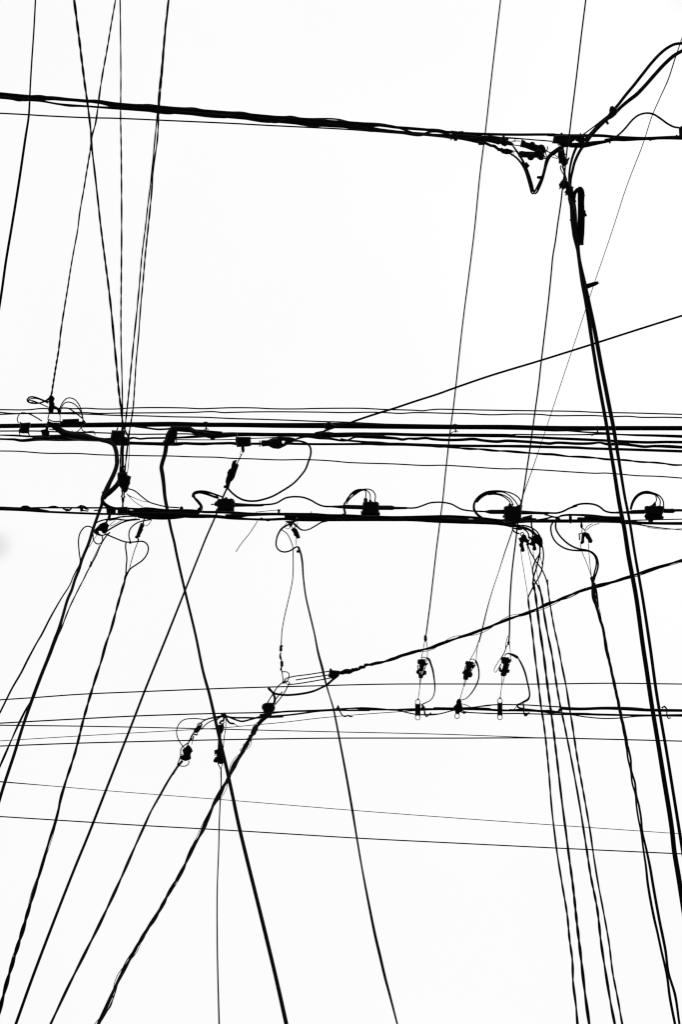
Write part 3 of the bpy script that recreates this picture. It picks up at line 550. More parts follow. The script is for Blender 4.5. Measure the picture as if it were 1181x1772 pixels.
tapbox('tap box crossed by two thin steep wires, under the widest open arch of leads', 888,
       c4('428,415 432,398 446,389 468,388 482,376 510,376 526,390 548,392 566,384 590,372 612,382 610,420 616,445 608,478 606,530 606,562 500,556 430,545 436,515 428,480 433,450'),
       [c4('465,392 490,352 522,378 525,395'), c4('565,392 605,364 619,380 612,430 600,430'), c4('430,480 412,498 432,512')],
       c4('240,445,3 290,447,7 430,447,7.2'), c4('600,453,7 740,454,7 755,460,4.6 880,460,4.2 900,458,3'), c4('420,520 600,520 610,555 420,548'),
       [(c4('205,510,4 155,470,4 125,420,4 128,360,3.6 175,295,4 250,250,4 340,236,3.4 430,238,2 520,262,2 580,302,2 607,345,2'), 3),
        (c4('150,350,3 200,295,4 280,262,2.4 370,262,1.8 440,283,1.8 500,325,1.8 526,378,1.8'), 3), (c4('240,262,3 330,246,3 420,246,1.8 480,275,1.8 540,330,1.8 572,380,1.8'), 2), (c4('270,272,2 330,268,1.6 400,280,1.8 460,315,1.8 495,352,1.8'), 2), (c4('720,485 700,490 660,500 620,510'), 3)])
prism('keeper', c4('600,515 655,495 710,485 722,510 762,512 762,535 600,545'), 11.8, .08, [o for o in COL.objects if o.name.startswith('tap_box')][-1])
tapbox('tap box at the right of the heavy pair of cables, on a wide scalloped foot', 1131,
       c5('800,420 802,398 818,385 850,388 872,378 905,380 925,388 950,382 975,388 1000,388 1004,415 999,440 992,458 982,470 818,470 800,455'),
       [c5('865,388 900,350 915,342 920,388'), c5('948,390 955,378 970,390'), c5('975,392 998,384 1002,410')],
       c5('510,455,3.4 640,452,4 665,450,6.4 800,446,7'), c5('1000,437,7 1095,436,7.4 1110,433,4.4 1200,432,4'), c5('812,465 985,465 980,485 998,500 990,522 940,532 890,532 886,550 840,550 838,532 815,526 798,495'),
       [(c5('658,425,3.6 680,350,4.4 720,290,4.8 775,255,5 830,248,5.4 890,262,4 930,288,2 960,330,1.8 958,385,1.8'), 3), (c5('880,258,4 930,270,2.6 970,300,2 992,340,2 997,392,2'), 3), (c5('915,285 923,330 905,360'), 1.6)])
GJ = 'wavy jumper cables linking the tap boxes'
cable('jumper_cable', 'wavy jumper between the first tap box and the middle one', 'cable', c2('320,375 430,366 480,350 520,325 560,305 610,295 650,292 740,300 820,330 880,365 940,388 1050,394'), 2.7, 11.85, GJ)
cable('jumper_cable', 'wavy jumper from the middle tap box to the one with crossing wires', 'cable', c3('612,408 680,408 730,400 800,375 850,357 900,350 980,350 1030,357 1080,370 1130,398 1181,422') + c4('70,435 130,440 250,445'), 2.5, 11.86, GJ)
cable('jumper_cable', 'wavy jumper that passes behind the heavy pair to the last tap box', 'cable', c4('880,458 980,458 1040,440 1100,410 1181,383') + c5('60,395 130,370 210,363 290,373 340,395 390,435 440,452 520,456'), 2.9, 11.87, GJ)
cable('edge_cable', 'stub of cable leaving the last tap box toward the edge', 'cable', c5('1170,432 1260,430'), 3.6, 11.9, None, (0, E))
# =============================================== drops below the lower band, left cluster
ln = T(120, 880, 150); lo = T(0, 940, 300); l1 = T(0, 1100, 400); l2 = T(0, 1422, 400)
GD = 'service drops fanning down to the lower left'
w1 = root('drop_clamp', 'pointed drop clamp tangled in curls of wire against the heavy cable', 'clamp', (177, 914), 11.95)
prism('clamp_body', ln('490,185 512,190 520,210 545,230 525,262 518,310 492,342 448,338 440,310 400,302 388,322 400,350 370,356 330,332 338,290 380,250 420,208 465,190'), 11.9, .1, w1)
prism('hook', ln('528,85 568,88 556,140 575,158 520,165 525,130'), 11.92, .05, w1); tube('hook_pin', ln('505,190 515,150 540,140'), 3, 11.92, w1, IRON)
tube('bail', ln('520,130 530,100'), 1, 11.92, w1, IRON)
wl = root('slack_loop', 'thin round curls of slack wire about the pointed drop clamp', 'wire loop', (165, 930), 11.85)
tube('strand', ln('318,268 285,248 248,240 205,255 160,305 135,360 123,430 125,520 135,620 148,700'), 2, 11.85, wl)
tube('strand', ln('322,340 325,420 355,470 405,484 440,458 452,410 440,370 380,340'), 1.9, 11.83, wl)
tube('strand', ln('365,350 440,367 500,350 530,345'), 2, 11.86, wl)
tube('strand', ln('365,192 430,165 520,145 620,132 720,112 860,105 940,108'), 2.2, 11.9, wl)
tube('strand', ln('505,312 560,275 640,230 720,190 800,165 930,150'), 2.4, 11.9, wl)
tube('strand', ln('540,160 640,145 780,158 900,145 960,150'), 2.2, 11.92, wl)
for q in ('550,225 625,158', '550,242 640,205 715,158', '265,530 320,440 370,365', '675,90 665,130', '738,95 735,130', '900,110 905,140'): tube('tie_wire', ln(q), .8, 11.9, wl, IRON)
cable('jumper_wire', 'wire bridging the pointed clamp and the ribbed clamp in one shallow sag', 'wire', ln('525,362 620,402 700,435 770,455 870,457 940,448 1000,448 1040,468 1072,515 1075,555 1060,615 1000,700 900,772 830,822 790,885 765,925'), 2.2, 11.9)
cable('drop_cable', 'thin drop leaving the heavy cable outermost on the left, dropping past the left edge', 'cable',
      ln('150,690,2 138,760,2 90,850,2 50,930,2') + P('120.7,1012,2 106.7,1034,2.2 86.4,1069.5,3 71.8,1098,3.2 63.5,1112,2.6 48,1140.7,3.4 36.8,1163 20.3,1191.4,3 0,1232,3 -20,1268,3'), 2.6, (11.9, 10.6), GD, (0, E))
twisted('drop_cable', 'twisted drop from the wire curls, hugging the heavy cable on its right and crossing it', 'cable',
      ln('550,325 505,370 455,445 412,530 372,620 330,705 290,775 240,865 200,950') + P('141.5,1008 136,1018.5 130.4,1029.8 124.5,1041.6 115.6,1062 108,1082 98,1105 84,1138 68,1176 55.9,1208 44,1228.7 30.5,1255.8 17,1286 0,1325 -12,1355'), (2.2, 3.2), (11.9, 10.3), GD, (0, E), pitch=.4)
dw = root('wire_wrap', 'short thick wrap on the twisted drop right of the heavy cable', 'wire wrap', (157, 975), 11.6)
tube('wrap', ln('300,720 298,755 275,795'), 3.6, 11.6, dw); tube('tie_wire', ln('308,715 410,500'), .9, 11.65, dw, IRON)
w2 = root('drop_clamp', 'long ribbed slanting drop clamp under the thickest knot of the lower band', 'clamp', (242, 918), 11.95)
prism('clamp_body', ln('970,196 1000,200 1025,220 1018,245 1002,268 1002,300 985,318 982,335 968,352 965,388 945,392 935,412 895,402 895,378 910,365'), 11.9, .1, w2)
tube('hook', ln('1018,140 1005,205'), 2.2, 11.9, w2, IRON); tube('hook', ln('940,405 935,440'), 2.4, 11.9, w2, IRON); tube('tie_wire', ln('1120,155 1070,225 1030,237'), .9, 11.9, w2, IRON)
wl = root('slack_loop', 'heart shaped loop of wire under the ribbed drop clamp', 'wire loop', (236, 945), 11.85)
tube('strand', ln('1120,150 1030,163 940,187 870,230 825,285 811,340 813,395 830,450'), 2, 11.85, wl)
tube('strand', ln('772,445 765,520 775,600 782,680 775,780 768,890'), 2.2, 11.85, wl)
tube('strand', ln('935,450 895,550 860,660 835,750 818,830'), 1.2, 11.86, wl)
prism('knob', ln('800,455 820,448 845,470 832,485 812,472'), 11.84, .04, wl)
twisted('drop_cable', 'bulky twisted drop hanging from the heart shaped wire loop', 'cable',
      ln('818,830 790,880 765,925 748,1000') + P('211,1020 199.4,1062 191.8,1089.9 182.9,1115 175.3,1143 166,1171 144,1245.6 130.4,1299.8 110,1364 94.8,1425 86.4,1450 72.8,1496.5 54.2,1557.5 33.9,1625 13.5,1693 1.7,1737 -12,1785'), (3.4, 6.4), (11.9, 9.7), GD, (0, E), 2, .34, .4, .68, lash=((.95, .2, .45),))

# =============================================== drop under the first wavy jumper
m0 = T(400, 900, 300); m1 = T(390, 1100, 400); m2 = T(390, 1422, 400); th = T(440, 1090, 200); tr = T(560, 1110, 200)
w3 = root('drop_clamp', 'short slanting drop clamp hung under the bundle between the first two tap boxes', 'clamp', (512, 918), 11.95)
prism('clamp_body', c2('612,628 640,606 672,622 690,658 705,700 706,714 668,723 660,698 643,688 640,665'), 11.9, .1, w3)
prism('hook', c2('548,540 680,540 640,560 622,580 612,604 598,604 598,572 575,560'), 11.92, .06, w3)
ringlink('link', c2('580,590')[0], 5, 5.4, 1, 11.9, w3, .5); ringlink('link', c2('642,590')[0], 3.4, 4, 1.3, 11.9, w3, .5)
tube('tie_wire', c2('662,722 670,790'), .8, 11.9, w3, IRON); tube('tie_wire', c2('678,540 678,575 650,600'), .9, 11.9, w3, IRON)
cable('loop_cable', 'teardrop loop of cable under the bundle, ending in the long bowed drop', 'cable loop',
      c2('610,570,3 560,590,3 515,622,3 480,680,2.6 463,740,2.4 464,800,2.4 492,840,2.4 540,857,2.4 600,846,2.4 640,822,2.4 675,803,2.4 690,815,3 700,850,3'), 2.6, 11.85)
cable('jumper_wire', 'small downward swag of cable right of the teardrop loop', 'cable', c2('640,565,3.6 680,600,3 715,628,2.4 760,635,2 800,625 860,592 930,552 985,540,2.4'), 2.4, 11.9)
cable('drop_cable', 'long bowed drop curving down from the teardrop loop to the bottom edge', 'cable',
      P('515.6,946 519.4,953.3,3 523.2,971,3.2 525,996.5,2.6 529.5,1032,2.6 537,1065,2.8 544.8,1098,2.6 550.4,1127,3.4 558.5,1157.7,4.2 564,1181,3 571,1205,2.2 576.3,1222,2.6 581.4,1245.6,3 589.8,1289.7,3.2 600,1343.9,3.6 610,1401,3.8 618,1450,3 627,1503,2.8 640.6,1574,4 650,1620,4.6 657.6,1652,4.8 667,1692,4.4 674.5,1720,3.8 688,1772,2.8'), 3, (11.85, 9.9), None, (0, E))
kn = root('stop_clip', 'small knob at the foot of the teardrop loop', 'clip', (515, 954), 11.8)
prism('knob', c2('668,845 690,835 705,850 700,865 675,866'), 11.8, .05, kn); tube('collar', c2('690,808 702,850'), 3.6, 11.82, kn)
cable('hanging_wire', 'very thin wire curving down from the teardrop loop to beaded splices', 'wire',
      c2('520,632 570,668 610,740 633,815') + m0('423,240 424,300 420,400 408,470 385,570 360,680 347,760 342,850') + th('283,40 276,150'), 1.4, (11.9, 12.9))
ws = root('beaded_splice', 'string of beads and lumps at the foot of the very thin curving wire', 'splice', (487, 1135), 12.95)
prism('bead', th('262,160 285,155 298,165 285,180 290,205 275,225 258,215'), 12.95, .05, ws); tube('bead', th('275,230,1.6 266,255,2.6 270,285,3.6 282,315,1.6'), 2, 12.95, ws)
prism('bead', th('268,325 275,315 298,322 298,370 285,382 270,372'), 12.95, .05, ws); tube('bead', th('280,378,2.2 274,405,3.4 285,425,1.6'), 2, 12.95, ws)
tube('link', th('285,425 300,540'), 1.6, 12.97, ws, IRON); tube('link', th('288,428 335,430 355,445 355,485 345,510 332,530'), 1.5, 12.97, ws, IRON)
tl = root('turnbuckle', 'long two rod link from the wire knot up to the rising cable cone', 'turnbuckle', (510, 1175), 13)
for q in ('320,530 315,505 345,488 380,482 560,455 770,422', '425,512 600,485 765,460', '355,558 400,555 600,525 790,490'): tube('rod', th(q), 1.7, 13, tl, IRON)
ringlink('ring', th('342,540')[0], 3.8, 2.6, 1.3, 13, tl, .3); tube('hook', th('322,505 308,530 325,545 340,525'), 1.6, 13, tl, IRON)
tl = root('turnbuckle', 'shorter two rod link from the wire knot down to the round black hub', 'turnbuckle', (482, 1200), 13)
for q in ('282,545 250,570 195,650 135,745', '362,540 350,565 300,655 215,765', '290,632 250,670 200,735'): tube('rod', th(q), 1.7, 13, tl, IRON)
prism('knot', th('285,530 310,525 322,540 300,552 282,545'), 12.98, .04, tl)
cn = root('dead_end_cone', 'black cone clamp that ends the long rising cable', 'clamp', (577, 1166), 13)
prism('clamp_body', th('768,425 775,395 790,393 800,412 875,418 888,440 850,475 822,480 812,500 800,515 790,490 757,478 765,450'), 12.98, .1, cn)
tube('grip', tr('160,325,4 195,318,7 235,305,8.4 262,308,8.6 290,300,6 300,292,7 320,290,5.4 345,283,6.4 352,288,4 380,265,6 408,264,5 412,270,3.4 430,240,5.4 470,238,3.6 500,230,4'), 6, 12.97, cn, IRON)
twisted('rising_cable', 'long rising cable with a thin lashed wire, from the black cone to the right edge', 'cable',
      tr('480,236 540,222 600,212 700,182 800,150 870,125 1000,88 1100,65 1181,32') + P('776,1109.8 799,1102 812,1098 840,1087.5 880,1072 918,1058.5 951.4,1045 982,1032 1002,1024 1030,1016.5 1058.4,1008.5 1091.5,997.5 1129.7,985 1181,969.5'), (4.4, 5.0), (12.95, 11.0), None, (0, E), 2, .5, .4, .68, lash=((1.5, .22, .9), (1.05, .34, .62)))
hb = root('splice_hub', 'round black hub where the lower rods meet the thick slanting cable', 'splice hub', (464, 1224), 13)
prism('housing', th('78,785 88,760 110,748 145,743 185,745 205,760 215,795 205,825 175,850 130,862 100,855 92,820 80,805'), 12.97, .12, hb, HARD)
tube('neck', th('130,845 95,880'), 3, 12.97, hb, IRON); tube('neck', th('175,850 150,886'), 4, 12.97, hb, IRON)
cable('loop_cable', 'thick sagging cable from the black cone across to the round hub', 'cable loop', th('865,455,4 850,470,4.4 800,512,3.6 750,556,3.6 690,590,3 600,628,3.4 470,655,3.4 380,664,3.4 330,666,3.4 260,660,3.4 200,645,3.4 170,620,4 145,590,4.6'), 3.3, 12.93)
cable('jumper_cable', 'short thick cable dropping from the sagging cable to the hub', 'cable', th('190,640 207,680 212,715 200,760'), 3.8, 12.95)
n0 = T(290, 1200, 200)
twisted('thick_drop', 'thickest twisted drop, from the round hub slanting down to the bottom left', 'cable',
      n0('1050,200 1000,255 950,300 900,355 870,410') + P('432,1280 425.5,1293 417,1306 405,1324 396,1345 382.7,1371 369.2,1394.7 355.6,1425 343.8,1450 335.3,1464 315,1506.7 291.3,1547 271,1584.6 243.9,1625 223.5,1662.5 203.2,1699.7 184.9,1740 170,1772 160,1794'), (4.8, 6.4), (12.95, 10.0), None, (0, E), 2, .42, .44, .66, lash=((1.55, .2, .7), (1.15, .34, .5)))
gw = root('wire_grip', 'beaded spiral grip with small rings at the head of the thickest twisted drop', 'cable grip', (432, 1272), 12.8)
tube('wrap', n0('1035,195,4 990,255,5 930,310,3 912,335,6 898,360,9.6 885,385,8 876,405,9.4 862,425,4 850,440,7.4 842,455,5 836,472,8.8 826,490,4.4 816,510,7.4 806,522,4.6 798,545,7 786,562,4.6 775,585,6.8 755,620,5.4 720,670,6 690,720,8 665,760,6.4 645,820,5'), 6, 12.78, gw)
tube('wire_tail', n0('955,258 918,312'), 1.8, 12.78, gw, IRON); tube('wire_tail', n0('835,430 860,420'), 2, 12.78, gw, IRON)
for q in ('785,525', '752,575', '822,520'): ringlink('ring', n0(q)[0], 1.9, 1.7, 1.0, 12.76, gw)
# =============================================== far band
dD = 14.0
bD = root('cable_bundle', 'far lower bundle of loosely lashed lines under the three hanging insulators', 'cable bundle', (760, 1227), dD)
d1 = T(700, 1100, 150); d2 = T(820, 1100, 150); d3 = T(960, 1150, 221)
def sD(pts, w, o=0, ext=(0, 0)): return tube('strand', pts, w, (dD + o, dD + o + .15), bD, RUB, ext=ext)
sD(n0('590,228,3 640,245,3 700,270,2.6 760,285,2.8 840,268,2.6 920,245,2.8 1000,225,3 1060,212,2.4') + th('60,870,3 150,855,3 300,836,2.8 520,828,3 700,822,3.2 830,815,3.6 900,808,3 1000,800,1.8 1080,797,1.8') + tr('400,675,1.8 550,685,2 700,700,2.6 800,696,3 960,692,3.6 1181,690,3.6') + d1('400,990,3.6 700,990,3.2 900,985,3 1050,990,3 1181,1000,3.6') + d2('150,1000,4 300,1012,3.4 500,1018,3.2 700,1010,5 900,1025,3.6 1050,1030,5 1160,1035,3.6') + d3('60,410,5 130,410,4.6 250,412,4.2 450,405,4.4 600,408,4.6 850,420,5 1181,425,4.6'), 3, 0, (0, E))
sD(n0('600,238 700,248 800,248 900,250 1000,245 1181,238') + th('80,890 350,870 550,845 640,832 800,822 1000,822 1181,822') + tr('350,702 700,697 900,700 1100,690 1181,692') + d1('200,1000 500,1005 900,1005 1181,1012') + d2('200,1015 330,1020 600,1022 900,1032 1100,1060'), 2.6, -.04)
sD(tr('100,690 300,685 450,690 600,694 700,698 780,708 850,725 950,745 1050,748 1181,742') + d1('250,1078 400,1078 520,1057 650,1022 750,1000 850,985 950,975 1050,962 1181,950') + d2('100,962 180,950 350,940 560,940 700,943 900,955 1181,970') + d3('0,388 100,396 250,402 450,395 600,395 760,402 850,412'), 1.9, .04)
sD(d1('780,1010,1.8 820,1035 950,1050 1181,1060') + d2('150,1058 300,1062 600,1060 900,1068,1.9 1181,1072,2.6') + d3('30,460 250,458,3.6 400,462 600,466,3.2 900,470,3 1181,470,4.4'), 1.8, -.05, (0, E))
sD(d3('60,458 150,462 230,475 300,485 450,498 600,495 680,487 750,480 850,476 1000,474 1080,470 1181,468'), 1.8, .05, (0, E))
sD(d3('0,440,4 60,445,2 150,450,2 300,452,2 500,470,1.2 620,470,1.4'), 2, .06)
sD(d1('785,928 830,940 900,970'), 1.1, .02)
for q in ('250,1070 320,1110 360,1060',): pass
def tailclip(pts_body, pts_tail, label):
    r = root('tie_clip', label, 'clip', pts_body[0][:2], dD, 'small clips tied on the far lower bundle')
    prism('clip', pts_body, dD - .08, .05, r); tube('wire_tail', pts_tail, 2.0, dD - .08, r, IRON)
tailclip(tr('125,692 138,672 150,645 162,670 172,694'), tr('165,700 178,732 195,755 215,768 235,765 250,752 262,765 300,768'), 'pointed clip with a curled tail just right of the long bowed drop')
tailclip(d1('262,955 285,990 290,1080 300,1115 270,1070'), d1('235,940 262,955 275,1000 285,1060 302,1105 335,1078 368,1050'), 'clip with a bent tail at the foot of the first insulator loop')
tailclip(d1('770,1030 800,1040 865,1035 815,1066 795,1055'), d1('755,1010 790,1045 820,1058 862,1035'), 'clip with a bent tail beside the second oval fitting')
tailclip(d2('665,905 690,950 695,1050 735,1055 762,1045 740,1075 705,1100 685,1080 680,1000'), d2('675,910 688,960 690,1060 708,1095 762,1045'), 'clip with a bent tail at the foot of the widest insulator loop')
tailclip(d3('992,395 1020,380 1040,398 1036,412 1018,396 1000,408'), d3('1020,385 1040,405 1045,470 1060,500 1078,490'), 'hooked clip just right of the heavy pair on the far bundle')

# thin far lines
GF = 'thin far lines low in the view'
def far(label, pts, w, d, ext=(E, E)): return cable('far_wire', label, 'wire', pts, w, (d, d + .3), GF, ext, 6)
far('upper far wire arching gently above the far bundle', P('0,1211 61,1207 135.5,1201.6 243.9,1196.9 400,1190.8 525.5,1187.4 661,1184 790,1183.6 933,1183.8 1053.6,1182.4 1181,1183.7'), 1.9, 15.5)
far('far wire rising from the left edge into the hub', P('0,1251.4 135.5,1244 237,1238.9 290,1237 371,1234.7 408.5,1233.9 455,1233 490,1231.5 558,1229'), 2.0, 14.3, (E, 0))
far('far wire starting just under the hub wire and falling slightly to the right', P('0,1255,1.8 152,1256.8 304.8,1259.9 390,1262,1.5 559,1266,1.3 781,1271,1.2 899.5,1275.4,1.1 933,1276.6,1.2 1000,1278'), 1.5, 16.6, (E, 0))
far('faintest far wire climbing from the left edge toward the first oval fitting', P('0,1282 152,1272.7 290,1265 391.6,1259 435.6,1255 490,1250 559,1242 695,1231.4 760,1228'), 1.0, 15.2, (E, 0))
far('lower of the close set far wires, almost level from edge to edge', P('0,1291 135.5,1286 254,1283 400,1279.8 559,1277.5 790,1277.3 943.6,1277 1075.7,1279.8 1181,1282.5'), 1.9, 16.2)
far('dim far wire, second lowest, thicker only at the left edge', P('0,1352.7,2 81,1359.4,1.8 90,1360.2,1 176,1367.6,.9 271,1375 400,1385 593,1400.8 790,1415.7 950,1427,1 1181,1443,.9'), 1, 17)
far('lowest wire of all, straight and gently falling to the right', P('0,1413 94.8,1419 254,1428.9 400,1437 627,1450.8 790,1459 960.5,1467.4 1181,1477.6'), 1.8, 16.4)

# hanging insulators
GI = 'hanging insulators above the far bundle'
def rot(s, t, c, ang, off):
    out = []
    for x, y, w in t(s):
        dx, dy = x - c[0], y - c[1]
        out.append((c[0] + off[0] + dx * math.cos(ang) - dy * math.sin(ang), c[1] + off[1] + dx * math.sin(ang) + dy * math.cos(ang), w))
    return out
def insul(label, c, head, core, foot, wires, rods, arc, t):
    r = root('hanging_insulator', label, 'insulator', c, dD, GI)
    prism('upper_jaw', head, dD, .1, r, HARD, .85); prism('body', core, dD, .09, r, HARD, .85); prism('lower_jaw', foot, dD, .1, r, HARD, .85)
    for q in wires: tube('wire_sling', t(q), .95, dD, r, IRON)
    for q in rods: tube('side_rod', t(q), 1.5, dD, r, IRON)
    for q in arc: tube('eye', t(q), 1.1, dD, r, IRON)
    return r
insul('first hanging insulator, upright, farthest from the steep twisted drops', (730, 1156),
      d1('180,362 186,340 182,330 200,322 222,324 236,312 252,322 272,318 292,328 286,344 300,372 312,380 322,366 324,388 304,404 292,398 280,408 262,400 240,408 212,402 204,388 188,386'), d1('208,392 285,392 284,410 268,425 272,442 262,462 258,482 246,484 243,518 222,520 223,486 204,480 196,458 210,440 204,418'),
      d1('165,482 190,458 212,480 222,520 245,525 262,475 285,475 306,485 300,530 264,540 250,580 225,584 200,578 194,530 165,510'),
      ['278,85 262,170 235,305', '306,85 317,200 315,300', '225,585 228,620 215,650', '212,590 215,660 195,840'], ['300,385 285,440 270,480', '190,395 185,440 195,460'], ['235,305 265,292 300,305', '292,330 300,318 318,310 322,335 300,350 292,340', '278,80 306,80'], d1)
insul('middle hanging insulator, leaning to the right at its head', (810, 1160),
      d1('830,382 840,362 836,352 858,344 884,350 890,340 912,356 932,352 950,370 938,388 954,400 968,388 974,404 962,428 940,452 925,440 912,448 896,428 872,430 850,415 846,400'), d1('850,405 930,410 910,470 885,510 880,545 850,545 840,500 835,470'),
      d1('790,510 822,462 845,490 850,540 880,545 890,500 915,482 935,530 915,570 882,566 866,600 848,606 812,598 805,572 812,530'),
      ['1010,90 975,190 900,325', '1010,90 990,220 982,340', '825,605 815,670 765,850', '842,608 822,690'], ['968,405 935,450 905,490', '845,405 825,450 830,475'], ['895,335 925,318 965,330', '945,390 958,372 985,362 980,385'], d1)
insul('third hanging insulator, with a thin wire loop dangling on its left', (873, 1150),
      d2('368,312 384,302 392,285 420,292 438,288 452,298 478,292 486,312 500,322 518,320 517,350 506,358 498,376 482,372 470,392 440,384 420,392 398,380 380,372 384,345'), d2('410,375 480,375 475,420 470,460 450,515 395,515 385,480 405,410'),
      d2('345,440 356,428 370,430 376,452 388,468 396,498 410,506 440,505 444,480 458,460 466,450 480,462 496,462 494,480 486,505 466,508 456,512 446,545 425,552 415,560 396,552 375,547 372,520 380,500 362,492 345,480 350,460'),
      ['470,0 445,100 438,180', '492,100 505,230', '385,290 320,390 282,465 285,495 305,498 330,465 372,385', '390,560 387,650 368,830', '425,560 402,650'], ['490,380 475,430 470,455', '375,380 365,425', '460,90 480,100 450,150 425,225 380,300'], ['428,280 440,250 470,238 500,250 505,320', '480,60 485,100 495,130'], d2)
for q, lab, t in (('292,-10,3 290,10,4.6 292,60,5.4 294,82,1.6', 'small tapered grip at the foot of the first steep wire', d1), ('485,60,2 482,95,4 480,125,3.6', 'small tapered grip at the foot of the third steep wire', d2)):
    g = root('wire_grip', lab, 'cable grip', t(q)[0][:2], 13.95); tube('wrap', t(q), 4, 13.95, g, IRON)
GO = 'oval fittings standing on the far bundle'
def oval(label, c, bodyp, r1, r2, tip, t, extra=()):
    r = root('oval_fitting', label, 'fitting', c, dD - .1, GO)
    prism('body', bodyp, dD - .1, .06, r, HARD, .9)
    for q in (r1, r2):
        if q: ringlink('eye', t(q)[0], 4.2, 4.2, 1.3, dD - .1, r)
    prism('tip', tip, dD - .1, .03, r)
    for q in extra: prism('jaw', q, dD - .12, .07, r)
oval('oval fitting with an open ring at both ends, under the first insulator', (723, 1227), d1('150,920 168,932 205,932 222,920 222,1098 200,1080 168,1080 150,1098'), '185,905', '184,1116', d1('175,872 192,838 205,872'), d1, [d1('225,940 250,940 285,975 285,1020 225,1020 225,985 245,970')])
oval('oval fitting lying in a wide clamp, leaning, under the middle insulator', (792, 1227), d1('712,895 735,862 770,865 782,890 780,925 790,950 800,1010 788,1035 760,1045 752,1065 700,1062 695,1030 665,990 680,960 712,930'), None, '722,1096', d1('752,868 762,838 772,868'), d1)
oval('oval fitting nearest the four parallel twisted drops, open rings at both ends', (866, 1227), d2('328,905 345,922 380,922 395,905 395,1095 380,1078 345,1078 328,1095'), '361,888', '362,1113', d2('350,855 366,822 380,855'), d2)
GL = 'drip loops of the hanging insulators'
cable('drip_loop', 'narrow drip loop of the first hanging insulator', 'cable loop', d1('300,300,2 335,320,3.6 365,390,3 390,470,3 408,580,2.4 418,680,2.2 418,740,1.8 400,820,1.6 360,878,1.4 300,910,1.6 235,942,2'), 2, 13.95, GL)
cable('drip_loop', 'evenly bowed drip loop of the middle hanging insulator', 'cable loop', d1('968,335,2 985,360,3.4 1008,420,2.4 1020,490,2.2 1018,570,2.2 990,660,2.2 930,765,2 880,825,1.6 835,862,1.4 785,872,1.2'), 2, 13.95, GL)
cable('drip_loop', 'widest drip loop, angular, of the third hanging insulator', 'cable loop', d2('430,262,1.6 470,240,1.6 500,248,3 550,268,4.4 600,298,4.6 612,310,2 645,365,2.8 685,450,3 715,540,3 738,640,2.6 758,730,2.6 766,820,2.6 745,868,3.6 700,895,3.4 640,925,2.4 595,950,3.4 610,975,3 680,995,2.4'), 2.6, 13.95, GL)
cable('tie_wire', 'short thin wire end under the widest drip loop', 'wire', d2('585,965 560,1000 490,1003'), 1.1, 13.98)

# =============================================== left far hardware
w4 = root('drop_clamp', 'small open ended clamp slanting off the left end of the far bundle', 'clamp', (342, 1260), 14)
prism('clamp_body', n0('305,325 340,330 352,312 348,340 322,390 302,402 265,402 270,370 295,345'), 13.95, .08, w4)
ringlink('eye', n0('324,315')[0], 3.4, 2.4, 1.3, 13.95, w4, -.3); ringlink('eye', n0('288,410')[0], 3.6, 2.4, 1.4, 13.95, w4, .6); tube('wire_sling', n0('345,300 350,320 340,345'), 2.0, 13.95, w4, IRON)
for q in ('265,400 215,500 205,535', '300,420 255,420 230,465', '250,425 262,450 240,475'): tube('wire_sling', n0(q), 1.7, 13.95, w4, IRON)
tube('wire_sling', n0('272,430 245,525'), .8, 13.95, w4, IRON)
w5 = root('dead_end_clamp', 'lumpy black clamp with a pin hole, head of the lower left drop', 'clamp', (321, 1304), 13.9)
prism('clamp_body', n0('150,575 180,555 200,528 225,532 245,560 258,590 240,608 232,640 170,640 160,610'), 13.88, .1, w5)
prism('lower_jaw', n0('125,640 175,625 235,630 240,668 215,682 180,690 130,672'), 13.88, .1, w5); ringlink('eye', n0('146,636')[0], 2.6, 2.2, 1.4, 13.85, w5)
wl = root('slack_loop', 'wide thin loop of wire left of the lumpy black clamp', 'wire loop', (312, 1265), 13.9)
tube('strand', n0('385,268 320,259 240,257 175,266 130,295 100,345 92,400 102,450 130,505 172,560'), 1.5, 13.9, wl)
tube('strand', n0('245,450 215,500 165,535 138,565 132,640 115,690 100,730'), 1.7, 13.88, wl)
tube('strand', n0('218,688 214,718 185,741 120,740'), 1.5, 13.88, wl)
cable('jumper_wire', 'dark wire from the far bundle node curving down to the small open clamp', 'wire', n0('580,228,3.4 500,242,3 430,255,2.2 385,270,2.2 335,305,1.6 315,322,2'), 2.2, 13.95)
cable('jumper_wire', 'thin wire below it, curving into the same small clamp', 'wire', n0('500,262 450,280 400,310 355,352 330,370'), 1.6, 13.95)
twisted('drop_cable', 'slim drop from the lumpy clamp to the bottom left', 'cable',
      n0('150,690 100,750 50,830') + P('306.5,1327 291.3,1350.6 276,1377.7 260.8,1404.8 253,1422 230,1472.8 203,1533.8 172.7,1598 145.6,1652 115,1713 87.4,1772 78,1792'), (3.2, 4.6), (13.88, 10.6), GD, (0, E), 2, 1.1, .4, .8)
nd = root('bundle_hook', 'hooked node with a curl of wire at the left end of the far bundle', 'hook', (388, 1237), 14)
prism('node', n0('545,208 570,205 582,192 598,212 610,240 600,255 575,250 548,232'), 13.95, .07, nd)
tube('hook', n0('575,240 572,275 545,285 532,310'), 3.2, 13.95, nd, IRON); tube('hook', n0('598,245 612,275 640,303 682,308'), 3, 13.95, nd, IRON)
tube('wire_tail', n0('680,308 725,340'), 1.1, 13.95, nd, IRON); ringlink('eye', n0('558,295')[0], 3, 2.6, 1.8, 13.95, nd); tube('wire_tail', n0('500,275 520,250 560,235'), 2.6, 13.95, nd, IRON)
w6 = root('drop_clamp', 'blunt upright clamp half hidden by the crossing heavy cable', 'clamp', (381, 1262), 13.95)
prism('clamp_body', n0('510,325 540,318 572,312 577,340 570,380 555,410 535,418 512,390 500,340'), 13.92, .09, w6)
